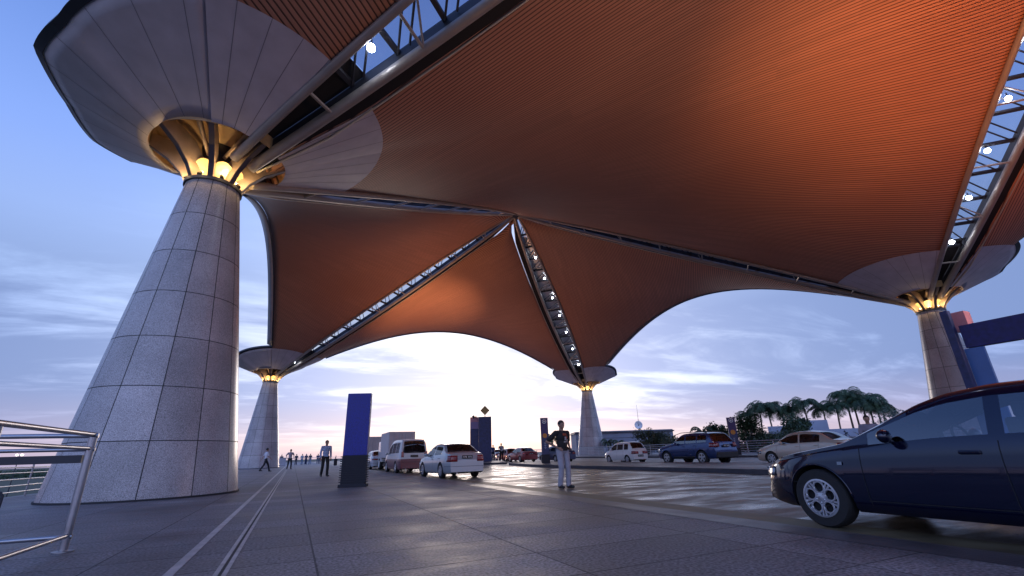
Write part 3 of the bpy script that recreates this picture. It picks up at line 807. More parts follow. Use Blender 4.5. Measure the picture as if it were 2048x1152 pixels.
    def side(u, z, s, off=.006):
        w = (hwl(z, u) if z <= interp(belt, u) else hwu(z, u)) + off
        return (s * w, Lc / 2 - u, z)
    def patch(name, u0, u1, z0, z1, s, m, par=None, off=.006, nu_=5, nz=4, shear=0, thick=.0):
        rows = [[side(u0 + (u1 - u0) * a / nu_ + shear * b / nz, z0 + (z1 - z0) * b / nz, s, off) for a in range(nu_ + 1)] for b in range(nz + 1)]
        return obj(name, MB().grid(rows), m, par or t, smooth=40)
    sp_p = patch
    # wheels
    ty, rm, dk = sp['wm']
    tyre = obj('wheel', ty, M_tyre, t, smooth=35); rim = obj('rim', rm, sp.get('rimmat', M_alloy), tyre, smooth=35); obj('brake', dk, M_black, tyre)
    wids = sp.get('tw', .19); first = True
    for a in ax:
        for s in (-1, 1):
            w = tyre if first else copy_tree(tyre, t); first = False
            w.location = (s * (hw0 * .985 - wids / 2), Lc / 2 - a, r); w.rotation_euler = (0 if s < 0 else 0, 0, 0 if s < 0 else pi)
    # seats and wheel inside
    hb = interp(belt, Lc / 2)
    for (u, x) in [(q, x) for q in sp['seats'] for x in (-hw0 * .42, hw0 * .42)]:
        sm_ = MB().box((x, Lc / 2 - u, hb - .32), (.46, .48, .16)); sm_.box((x, Lc / 2 - u - .25, hb - .06), (.46, .12, .52)); sm_.box((x, Lc / 2 - u - .27, hb + .27), (.24, .08, .15))
        obj('seat', sm_, M_seat, t, bevel=.03)
    dm = MB().box((0, Lc / 2 - ws[0] - .28, hb - .10), (Wd * .84, .36, .18)); obj('dashboard', dm, M_trimb, t, bevel=.03)
    sw_ = MB(); c0 = Vector((hw0 * .42, Lc / 2 - ws[0] - .62, hb + .0))
    sw_.tube([c0 + Vector((.18 * cos(q), .05 * sin(q), .17 * sin(q))) for q in [2 * pi * j / 20 for j in range(21)]], .016, 6, caps=False); obj('steering_wheel', sw_, M_trimb, t)
    # seams
    for u in sp.get('seams', []):
        for s in (-1, 1):
            z0, z1 = zbot(u) + .02, zbelt(u) - .01
            patch('door_seam', u - .004, u + .004, z0, z1, s, M_black, bo, off=.0025, nu_=1, nz=8)
    if sp.get('rub'):
        for s in (-1, 1): patch('rub_strip', ax[0] + ra + .06, ax[1] - ra - .06, sp['rub'] - .02, sp['rub'] + .02, s, sp.get('rubmat', M_trimb), bo, off=.012, nu_=8, nz=2)
    for u in sp.get('handles', []):
        for s in (-1, 1):
            p = side(u, interp(belt, u) - .105, s, .012); hm = MB().box(p, (.03, .17, .035)); obj('door_handle', hm, sp.get('handlemat', paint), t, bevel=.01)
    for s in (-1, 1):   # mirrors
        u = ws[0] + sp.get('mir', .42); p = Vector(side(u, interp(belt, u) + .03, s, .0)); mm = MB()
        mm.ball(p + Vector((s * .12, .0, .06)), (.10, .06, .07), 14, 8); mm.tube([p, p + Vector((s * .10, 0, .03))], .025, 8)
        obj('wing_mirror', mm, sp.get('mirmat', paint), t, smooth=True)
    # rear end
    ye = -Lc / 2
    if 'plate' in sp:
        pz = sp['plate']; pb = obj('number_plate', MB().box((0, ye - .012, pz), (.46, .03, .13)), M_plate, t, bevel=.004)
        gm_ = MB()
        for i in range(7):
            if i == 3: continue
            gm_.box((-.17 + i * .055, ye - .029, pz), (.016, .004, .065)); gm_.box((-.155 + i * .055, ye - .029, pz + (.02 if i % 2 else -.02)), (.026, .004, .014))
        obj('lettering', gm_, M_white, pb)
    tl = sp.get('tail')
    if tl:   # (inner x, z0, z1, wrap length)
        xi, z0, z1, wr = tl
        for s in (-1, 1):
            wide = hwl((z0 + z1) / 2, Lc) ; rows = []
            for b in range(4):
                z = z0 + (z1 - z0) * b / 3; row = [(s * (xi + (hwl(z, Lc) - .01 - xi) * a / 3), ye - .012, z) for a in range(4)]
                row += [side(Lc - wr * a / 3, z, s, .012) for a in range(0, 4)]
                rows.append(row)
            lo_ = obj('tail_light', MB().grid(rows), M_redl, t, smooth=50); so_ = lo_.modifiers.new('s', 'SOLIDIFY'); so_.thickness = .02; so_.offset = 0
    hl = sp.get('head')
    if hl:
        xi, z0, z1, wr = hl
        for s in (-1, 1):
            rows = []
            for b in range(4):
                z = z0 + (z1 - z0) * b / 3; row = [(s * (xi + (hwl(z, 0) - .01 - xi) * a / 3), -ye + .012, z) for a in range(4)]
                row += [side(wr * a / 4, z if a < 4 else z + (z1 - z0) * .12, s, .010) for a in range(0, 5)]
                rows.append(row)
            lo_ = obj('head_light', MB().grid(rows), M_clear, t, smooth=50); so_ = lo_.modifiers.new('s', 'SOLIDIFY'); so_.thickness = .02; so_.offset = 0
    for zz, hh in sp.get('bump', []):   # dark line round the tail bumper
        row = []; rows = []
        for z in (zz, zz + hh):
            rr_ = [side(Lc - .5 + .5 * a / 5, z, -1, .004) for a in range(6)] + [(x * hwl(z, Lc) * .98, ye - .005, z) for x in (-.9, -.5, 0, .5, .9)] + [side(Lc - .5 * a / 5, z, 1, .004) for a in range(6)]
            rows.append(rr_)
        obj('bumper_seam', MB().grid(rows), M_black, bo)
    if sp.get('exhaust'): obj('exhaust_pipe', MB().tube([(-hw0 * .55, ye + .3, zb + .02), (-hw0 * .55, ye - .03, zb + .03)], .03, 8), M_steel, bo)
    t['_x'] = 0; del t['_x']
    return t, side, patch, bo

def paintm(name, col, metal=.35, rough=.28): return mat(name, col, rough, metal, coat=.8)
SED_TOP = [(0, .52), (.03, .62), (.12, .70), (.5, .82), (1.15, .93), (1.25, .95), (1.85, 1.30), (2.15, 1.39), (2.7, 1.41), (3.25, 1.36), (3.35, 1.33), (3.85, 1.04), (3.95, 1.01), (4.3, .98), (4.36, .93), (4.40, .72), (4.42, .6)]
SED_BELT = [(0, .50), (.15, .64), (1.2, .86), (3.8, .92), (4.42, .86)]
def sedan(paint, **k):
    d = dict(L=4.42, W=1.70, H=1.40, top=SED_TOP, belt=SED_BELT, r=.31, axles=(.86, 3.42), side=[(1.42, 2.38), (2.46, 3.36)], wind=(1.24, 2.05), rear=(3.28, 3.90), seats=(2.25, 3.1), paint=paint,
             wm=wheel_meshes(.31, .19, 'multi'), seams=[1.22, 2.42, 3.30], handles=[2.28, 3.18], plate=.80, tail=(.42, .66, .86, .22), head=(.36, .52, .66, .32), bump=[(.47, .012)], exhaust=1)
    d.update(k); return d
P_silver = paintm('paint_silver_blue', (.38, .42, .46)); P_white = paintm('paint_white', (.68, .67, .68), .05); P_gold = paintm('paint_champagne', (.50, .43, .36))
P_blue = paintm('paint_blue', (.026, .050, .155), .5, .25); P_red = paintm('paint_red', (.30, .035, .04), .2); P_navy = paintm('paint_navy', (.030, .04, .10), .4); P_maroon = paintm('paint_maroon', (.16, .02, .03), .2)
P_dark = paintm('paint_midnight', (.003, .005, .026), .35, .12)

car('silver blue saloon seen from behind, nearest of the queue at the left kerb', 'car', (6.52, 21.55, -.03), sedan(P_silver, plate=.84, tail=(.44, .66, .90, .24)), rz=R_(3))
# van: white over maroon
def vanpaint():
    m = bpy.data.materials.new('paint_two_tone'); m.use_nodes = True; t = m.node_tree; b = t.nodes['Principled BSDF']
    co = t.nodes.new('ShaderNodeTexCoord'); s = t.nodes.new('ShaderNodeSeparateXYZ'); t.links.new(co.outputs['Object'], s.inputs[0])
    f = math_(t, 'GREATER_THAN', s.outputs[2], .78); t.links.new(mixc(t, f, (.14, .02, .032), (.50, .49, .50)), b.inputs['Base Color'])
    b.inputs['Roughness'].default_value = .3; b.inputs['Coat Weight'].default_value = .7; return m
VAN = dict(L=4.35, W=1.74, H=1.88, top=[(0, .62), (.05, .78), (.3, .98), (.75, 1.10), (1.35, 1.66), (1.7, 1.83), (2.4, 1.88), (3.9, 1.86), (4.12, 1.80), (4.22, 1.60), (4.30, 1.15), (4.33, .9), (4.35, .6)],
           belt=[(0, .58), (.3, .86), (.8, 1.02), (4.35, 1.06)], r=.32, axles=(.72, 3.3), side=[(1.15, 1.95), (2.05, 2.95), (3.03, 3.85)], wind=(.72, 1.50), rear=(4.14, 4.30), seats=(1.7, 2.7), paint=vanpaint(),
           wm=wheel_meshes(.32, .19, 'steel'), seams=[1.0, 2.0, 3.0], handles=[1.85, 2.2], head=(.4, .62, .80, .3), exhaust=1, tumble=.15, taper=.10, sm=.04, glass=M_dglass, bump=[(.60, .012)])
vt, vs, vp, vb = car('white van with maroon lower half and dark rear window', 'van', (6.42, 30.7, -.03), VAN, rz=R_(2), kind='parked_van')
for s in (-1, 1):
    o = obj('tail_light', MB().box((s * .70, -2.165, 1.03), (.15, .06, .30)), M_redl, vt, bevel=.02)
obj('rear_window_frame', MB().tube([(-.60, -2.14, 1.12), (-.55, -2.06, 1.62), (.55, -2.06, 1.62), (.60, -2.14, 1.12), (-.60, -2.14, 1.12)], .018, 6), M_trimb, vt)
pl_ = obj('number_plate', MB().box((0, -2.19, .93), (.46, .03, .13)), M_plate, vt, bevel=.004)
car('older silver saloon with a wide red tail bar, third in the queue', 'car', (6.45, 42.0, -.03), sedan(paintm('paint_grey_silver', (.52, .53, .58)), tail=(.05, .70, .82, .18), plate=.56), rz=R_(2))
# trucks
def truck(label, loc, w, h, ln):
    t = thing('box_truck', label, 'truck', loc, 0, 'box trucks in the queue')
    ym = ln / 2
    obj('cargo_box', MB().box((0, -.6, (h + .85) / 2), (w, ln - 1.8, h - .85)), mat('truck_box', (.46, .42, .44), .5, noise=(1, .12)), t, bevel=.03)
    dr = -.6 - (ln - 1.8) / 2
    for s in (-1, 1):
        d = obj('rear_door', MB().box((s * w * .245, dr - .02, (h + .9) / 2), (w * .47, .04, h - 1.0)), mat('truck_door', (.43, .39, .41), .5, noise=(2, .12)), t, bevel=.01)
        for k in (.12, .32): obj('locking_bar', MB().tube([(s * w * k, dr - .06, .95), (s * w * k, dr - .06, h - .08)], .018, 6), M_steel, d)
        obj('tail_light', MB().box((s * w * .42, dr + .05, .66), (.24, .08, .12)), M_redl, t, bevel=.01)
    obj('chassis', MB().box((0, 0, .62), (.9, ln - .6, .25)), M_under, t)
    cb_ = obj('cab', MB().prism([(-w * .47, ym - 1.6), (w * .47, ym - 1.6), (w * .47, ym - .15), (w * .40, ym), (-w * .40, ym), (-w * .47, ym - .15)], .55, h * .78), P_white, t, bevel=.06)
    obj('windscreen', MB().box((0, ym + .01, h * .62), (w * .78, .03, h * .22)), M_dglass, cb_)
    obj('bumper', MB().box((0, dr + .02, .48), (w * .92, .10, .12)), M_kerb, t, bevel=.01)
    first = None
    for y in (ym - .9, -ym + 1.2):
        for s in (-1, 1):
            if first is None:
                a, b, c = wheel_meshes(.42, .24, 'steel'); first = obj('wheel', a, M_tyre, t, smooth=35); obj('rim', b, M_white, first, smooth=30); o = first
            else: o = copy_tree(first, t)
            o.location = (s * (w / 2 - .16), y, .42); o.rotation_euler = (0, 0, 0 if s < 0 else pi)
truck('pale grey box truck with closed rear doors beyond the third queued car', (7.85, 56.0, -.03), 2.15, 3.0, 6.0)
truck('box truck almost hidden behind the white and maroon van', (7.05, 37.4, -.03), 1.9, 2.62, 5.2)
# compact
COMP = dict(L=3.36, W=1.42, H=1.40, top=[(0, .50), (.04, .66), (.2, .78), (.62, .88), (.72, .92), (1.15, 1.28), (1.4, 1.38), (2.7, 1.40), (2.92, 1.35), (3.2, .98), (3.3, .90), (3.35, .6)], belt=[(0, .48), (.2, .68), (.7, .84), (3.36, .88)],
            r=.27, axles=(.56, 2.72), side=[(.92, 1.55), (1.63, 2.28), (2.40, 2.86)], wind=(.66, 1.28), rear=(2.88, 3.22), seats=(1.5, 2.2), paint=P_white, wm=wheel_meshes(.27, .17, 'five'),
            seams=[.80, 1.59, 2.32], handles=[1.48, 2.2], plate=.50, tail=(.18, .62, .80, .14), head=(.3, .52, .66, .25), tumble=.18, glass=M_dglass)
car('small white hatchback left of the blue off-roader', 'car', (21.90, 28.7, -.04), COMP)
SUV = dict(L=4.68, W=1.88, H=1.72, top=[(0, .62), (.04, .80), (.14, .92), (.7, 1.06), (1.3, 1.14), (1.42, 1.18), (2.05, 1.60), (2.35, 1.69), (3.0, 1.72), (4.0, 1.68), (4.2, 1.62), (4.48, 1.26), (4.58, 1.12), (4.64, .9), (4.68, .62)], belt=[(0, .60), (.15, .86), (1.3, 1.06), (4.3, 1.14), (4.68, 1.10)],
           zb=.30, r=.375, axles=(.88, 3.70), side=[(1.62, 2.45), (2.53, 3.35), (3.43, 4.10)], wind=(1.40, 2.20), rear=(4.16, 4.54), seats=(2.4, 3.2), paint=P_blue, wm=wheel_meshes(.375, .25, 'five'), tw=.25,
           seams=[1.40, 2.49, 3.36], handles=[2.36, 3.24], plate=.98, tail=(.52, .92, 1.14, .34), head=(.36, .70, .88, .38), tumble=.20, glass=M_dglass, mirmat=P_blue, archgap=.06)
st_, ss, spt, sb = car('dark blue off-road car with five-spoke wheels in the far lane', 'car', (21.88, 21.95, -.04), SUV, kind='parked_suv')
for s in (-1, 1):
    spt('sill_trim', 1.45, 3.15, .30, .42, s, M_trimb, sb, off=.012, nu_=8, nz=2)
    spt('sill_strip', 1.45, 3.15, .425, .445, s, M_steel, sb, off=.016, nu_=8, nz=1)
obj('rear_bumper', MB().box((0, -2.33, .50), (1.62, .10, .30)), M_trimb, st_, bevel=.04)
for s in (-1, 1):
    obj('roof_rail', MB().tube([(s * .66, -1.75 + .4 * k, 1.735 + (.03 if 0 < k < 6 else -.05)) for k in range(7)], .02, 8), M_steel, st_)
COR = sedan(P_gold, top=[(0, .52), (.03, .64), (.12, .73), (.5, .86), (1.05, .97), (1.15, 1.0), (1.8, 1.38), (2.1, 1.46), (2.7, 1.48), (3.2, 1.43), (3.35, 1.39), (3.9, 1.08), (4.3, 1.04), (4.36, .98), (4.40, .76), (4.42, .6)], H=1.48, belt=[(0, .50), (.15, .66), (1.1, .90), (3.8, .98), (4.42, .92)],
            side=[(1.36, 2.34), (2.42, 3.36)], wind=(1.14, 1.98), rear=(3.24, 3.92), tail=(.42, .74, .94, .30), glass=M_dglass)
car('champagne gold saloon behind the bonnet of the near car', 'car', (22.02, 15.05, -.04), COR)
car('red saloon in the distance beyond the island', 'car', (22.1, 46.6, -.04), sedan(P_red))
car('navy saloon half hidden behind the slim pylon', 'car', (22.5, 39.9, -.04), sedan(P_navy))
car('maroon and grey hatchback behind the man on the island', 'car', (23.2, 53.0, -.04), dict(COMP, L=3.36, paint=P_maroon, wm=wheel_meshes(.27, .17, 'five')))
car('silver car small in the distance, hidden by the man on the island', 'car', (23.9, 58.5, -.04), sedan(P_silver))
car('pale car far up the left lane behind the walking man with a bag', 'car', (6.6, 64.5, -.03), sedan(P_white))

# the near car
NT = [(0, .46), (.012, .52), (.03, .585), (.08, .66), (.16, .715), (.34, .785), (.6, .835), (.9, .88), (1.15, .92), (1.26, .945), (1.62, 1.12), (2.0, 1.305), (2.25, 1.39), (2.6, 1.44), (3.0, 1.445), (3.5, 1.40), (3.75, 1.33), (4.1, 1.12), (4.25, 1.06), (4.55, 1.02), (4.62, .96), (4.66, .75), (4.68, .6)]
NEAR = dict(L=4.68, W=1.80, H=1.445, top=NT, belt=[(0, .44), (.03, .56), (.1, .64), (.3, .72), (.9, .83), (1.3, .885), (2.2, .925), (4.0, .965), (4.68, .90)], zb=.20, r=.325, axles=(.86, 3.53), side=[(1.52, 2.58), (2.70, 3.55)], wind=(1.27, 2.22), rear=(3.66, 4.18),
            seats=(2.45, 3.3), paint=P_dark, wm=wheel_meshes(.325, .215, 'holes'), tw=.215, seams=[1.42, 2.64, 3.60], handles=[2.42, 3.4], head=(.58, .55, .66, .20), tail=(.42, .74, .94, .3), step=.06, taper=.30, round=.85, glass=M_nglass, mirmat=P_dark, crown=.045, archgap=.05, sm=.045, mir=.50)
nt_, ns, npt, nb = car('midnight blue saloon cropped by the right edge, nearest of all cars', 'car', (6.74, 2.50, -.03), NEAR, rz=R_(0))
for s in (-1, 1):
    npt('side_repeater', 1.16, 1.215, .70, .735, s, M_clear, nt_, off=.012, nu_=3, nz=3)
    npt('bumper_seam', .02, .60, .495, .50, s, M_black, nb, off=.004, nu_=8, nz=1)
    pass
    npt('rocker_crease', 1.40, 3.18, .325, .335, s, M_black, nb, off=.004, nu_=14, nz=1)
    # arch lips
    for a in NEAR['axles']:
        ra = .325 + .052
        pts = []
        for j in range(25):
            q = pi * (.02 + .96 * j / 24); u = a + ra * cos(q); z = .325 + ra * sin(q)
            pts.append(ns(u, z, s, .002))
        obj('arch_lip', MB().tube(pts, .010, 6), P_dark, nb, smooth=True)
obj('grille', MB().box((0, 2.345, .52), (.80, .02, .12)), M_black, nt_, bevel=.01)
obj('roof_aerial', MB().tube([(0, -1.3, 1.43), (0, -1.5, 1.62)], .008, 6), M_trimb, nt_)

# ------------------------------------------------------------------ signs and pylons
M_bsign = mat('sign_blue', (.006, .012, .24), .45, noise=(60, .5)); M_bdark = mat('sign_dark', (.006, .007, .018), .6, noise=(60, .5))
M_purple = mat('sign_purple', (.05, .03, .13), .5, noise=(8, .3)); M_pink = mat('pink_panel', (.42, .20, .26), .5, noise=(2, .15)); M_lilac = mat('lilac_panel', (.22, .17, .33), .5)
M_orange = mat('icon_orange', (.55, .22, .03), .5); M_pylon = mat('pylon_blue', (.025, .035, .12), .45, noise=(6, .3)); M_beam = mat('beam_blue', (.015, .016, .13), .45, noise=(8, .3)); M_panelb = mat('panel_sky_blue', (.07, .16, .42), .3, noise=(1, .1))
sg = thing('totem_sign', 'bright blue totem sign with a ribbed black foot, by the walking man', 'sign', (1.92, 17.28, 0), R_(-20))
obj('face', MB().box((0, 0, 2.02), (.80, .22, 2.06)), M_bsign, sg, bevel=.01)
obj('foot', MB().box((0, 0, .50), (.80, .24, .98)), M_bdark, sg)
rb = MB()
for k in range(12): rb.box((0, 0, .16 + k * .072), (.90, .30, .030))
obj('ribs', rb, M_bdark, sg)
obj('base', MB().box((0, 0, .045), (.92, .34, .09)), M_bdark, sg, bevel=.01)
def icon(par, x, y, z, r, m, ring=True):
    o = MB()
    if ring: o.lathe([(r, -.008), (r, .008), (r * .72, .008), (r * .72, -.008), (r, -.008)], c=(x, y, z), n=28, axis='Y', caps=False); return obj('icon_ring', o, m, par)
    o.lathe([(r, -.008), (r, .008)], c=(x, y, z), n=24, axis='Y'); return obj('icon_disc', o, m, par)
def pylon(label, loc, h, w, rz=0):
    t = thing('slim_pylon', label, 'sign', loc, rz, 'slim sign pylons with round icons')
    obj('mast', MB().prism([(-w / 2, -.12), (w / 2, -.12), (w / 2, .12), (-w / 2, .12)], .0, h * .62), M_pylon, t, bevel=.01)
    obj('head_panel', MB().prism([(-w / 2, -.115), (w / 2, -.115), (w / 2, .115), (-w / 2, .115)], h * .62 + .002, h), M_purple, t, bevel=.01)
    obj('foot', MB().box((0, 0, .30), (w + .05, .29, .60)), M_bdark, t, bevel=.01)
    icon(t, 0, -.13, h - .26, w * .28, M_white); icon(t, 0, -.13, h - .26, w * .10, M_white, False)
    icon(t, 0, -.13, h * .60, w * .30, M_orange, False)
    mb = MB()
    for k in range(3): mb.box((0, -.13, h * .44 - k * .16), (w * .30, .008, .04)); mb.box((0, -.13, h * .44 - k * .16 - .06), (w * .12, .008, .06))
    obj('pictograms', mb, mat('icon_pale', (.30, .32, .45), .5), t)
    return t
pylon('slim purple and blue pylon left of the man with hand on hip', (16.75, 31.3, .12), 3.16, .55, R_(-24))
pylon('slim purple pylon in front of the dark trees at the far railing', (36.4, 31.6, .12), 3.25, .70, R_(-40))
pp = thing('twin_pylon', 'pair of dark blue slabs, the shorter with a pink top, beyond the queue', 'sign', (18.2, 47.3, .12), R_(-22))
obj('tall_slab', MB().box((0, 0, 2.24), (1.34, .5, 4.48)), M_pylon, pp, bevel=.02)
obj('short_slab', MB().box((-1.14, .35, 1.64), (.90, .5, 3.28)), M_pylon, pp, bevel=.02)
obj('lilac_band', MB().box((-1.14, .35, 3.28 + .36), (.90, .5, .71)), M_lilac, pp, bevel=.02)
obj('pink_cap', MB().add([(-1.59, .10, 4.0), (-.69, .10, 4.0), (-.69, .60, 4.0), (-1.59, .60, 4.0), (-1.59, .10, 4.48), (-.69, .10, 4.48), (-.69, .60, 4.48), (-1.59, .60, 4.48)], [(0, 3, 2, 1), (4, 5, 6, 7), (0, 1, 5, 4), (1, 2, 6, 5), (2, 3, 7, 6), (3, 0, 4, 7)]), M_pink, pp, bevel=.01)
ds = thing('diamond_sign', 'small yellow diamond sign standing on top of the dark blue slab', 'sign', (18.2, 47.3, 4.6), R_(-22))
obj('post', MB().tube([(0, 0, 0), (0, 0, .30)], .035, 8), M_rim, ds)
q = .50
obj('plate', MB().add([(0, -.02, .16), (q, -.02, .16 + q), (0, -.02, .16 + 2 * q), (-q, -.02, .16 + q), (0, .03, .16), (q, .03, .16 + q), (0, .03, .16 + 2 * q), (-q, .03, .16 + q)], [(0, 1, 2, 3), (7, 6, 5, 4), (0, 4, 5, 1), (1, 5, 6, 2), (2, 6, 7, 3), (3, 7, 4, 0)]), mat('sign_yellow', (.42, .28, .10), .5), ds, bevel=.005)
q = .40
# gantry at the right
gt = thing('blue_gantry', 'tall dark blue gantry with deep beam running out of frame at the right', 'gantry', (19.55, 7.3, .12))
obj('post', MB().box((-.10, .12, 2.42), (.20, .22, 4.84)), M_pylon, gt, bevel=.01)
obj('beam', MB().box((.15, -4.0, 3.93), (.26, 7.9, .74)), M_beam, gt, bevel=.012)
obj('side_panel', MB().box((.10, -.22, 1.78), (.10, .50, 3.52)), M_panelb, gt, bevel=.008)
obj('pink_box', MB().box((.62, .0, 4.50), (.42, .36, .68)), M_pink, gt, bevel=.012)
obj('post', MB().box((-.10, -7.7, 2.42), (.20, .22, 4.84)), M_pylon, gt, bevel=.01)

# ------------------------------------------------------------------ railings
def railing(name, pts, h, bars, label, post_gap=1.6, pr_=.03, br=.022, group=None, m=M_steel):
    t = thing(name, label, 'railing', (*pts[0], 0), 0, group); o0 = Vector((*pts[0], 0))
    P = [Vector((*p, 0)) - o0 for p in pts]
    for i, z in enumerate(bars):
        b = MB()
        b.tube([p + Vector((0, 0, z)) for p in P], br if z < max(bars) else br * 1.35, 8); obj('rail', b, m, t, smooth=40)
    for a, b in zip(P, P[1:]):
        n = max(1, int((b - a).length / post_gap))
        for i in range(n + 1):
            q = a + (b - a) * i / n
            o = obj('post', MB().tube([q, q + Vector((0, 0, h))], pr_, 8), m, t, smooth=40)
    return t
nr_ = thing('corner_barrier', 'steel tube barrier corner at the bottom left, nearest of the railings', 'barrier', (-2.28, 7.51, 0))
def bar(a, b, r, nm='rail'): return obj(nm, MB().tube([a, b], r, 14), M_steel, nr_, smooth=40)
for p in ((0, 0), (0, -2.15), (-1.9, 0)):
    po = bar((p[0], p[1], 0), (p[0], p[1], 1.25), .042, 'post'); obj('foot_plate', MB().lathe([(.10, .002), (.10, .014), (.045, .02)], c=(p[0], p[1], 0), n=20), M_steel, po, smooth=30)
for z, r in ((1.28, .027), (1.12, .022), (.17, .024)):
    bar((0, .06, z), (0, -3.4, z), r); bar((.05, 0, z - .012), (-3.6, 0, z - .012), r)
obj('shelf_beam', MB().box((-1.8, 0, 1.0), (3.5, .05, .09)), M_rim, nr_)
railing('deck_railing', [(-8.5, -6), (-8.5, 96)], 1.12, [.16, .36, .56, .76, .94, 1.12], 'long steel railing along the left edge of the deck behind the nearest column', 2.4)
railing('deck_railing', [(-8.5, 96), (5.0, 96.4)], 1.12, [.2, .5, .8, 1.12], 'far steel railing where distant people lean', 2.0, group=None)
railing('deck_railing', [(5.0, 101), (30, 104)], 1.12, [.2, .5, .8, 1.12], 'farthest railing behind the distant traffic', 2.4)
railing('lane_railing', [(37.6, 76), (37.4, 33.8), (37.5, 18), (39, -4)], 1.25, [.25, .45, .65, .85, 1.05, 1.25], 'six-bar railing along the far pavement in front of the trees', 2.6, .035, .028)
bx_ = thing('concrete_block', 'pale concrete end block of the far railing beside the left column', 'block', (-1.75, 88, 0)); obj('block', MB().box((0, 0, .58), (1.35, .5, 1.16)), mat('concrete', (.42, .42, .46), .7, noise=(2, .15)), bx_, bevel=.03); obj('cap', MB().box((0, 0, 1.19), (1.45, .6, .07)), mat('concrete'  , (.42, .42, .46)), bx_, bevel=.01)
tr_ = thing('bent_tube_stand', 'low bent tube stand on the deck at the left edge', 'stand', (-6.6, 16.4, 0))
for dx in (0, .16):
    obj('hoop', MB().tube([(dx, 0, 0), (dx, 0, .28), (dx - .05, 0, .36), (dx - .5, 0, .38), (dx - 1.4, 0, .38)], .035, 8), M_rim, tr_, smooth=40)
obj('rail', MB().tube([(.1, 0, .20), (-1.6, 0, .20)], .03, 8), M_steel, tr_)

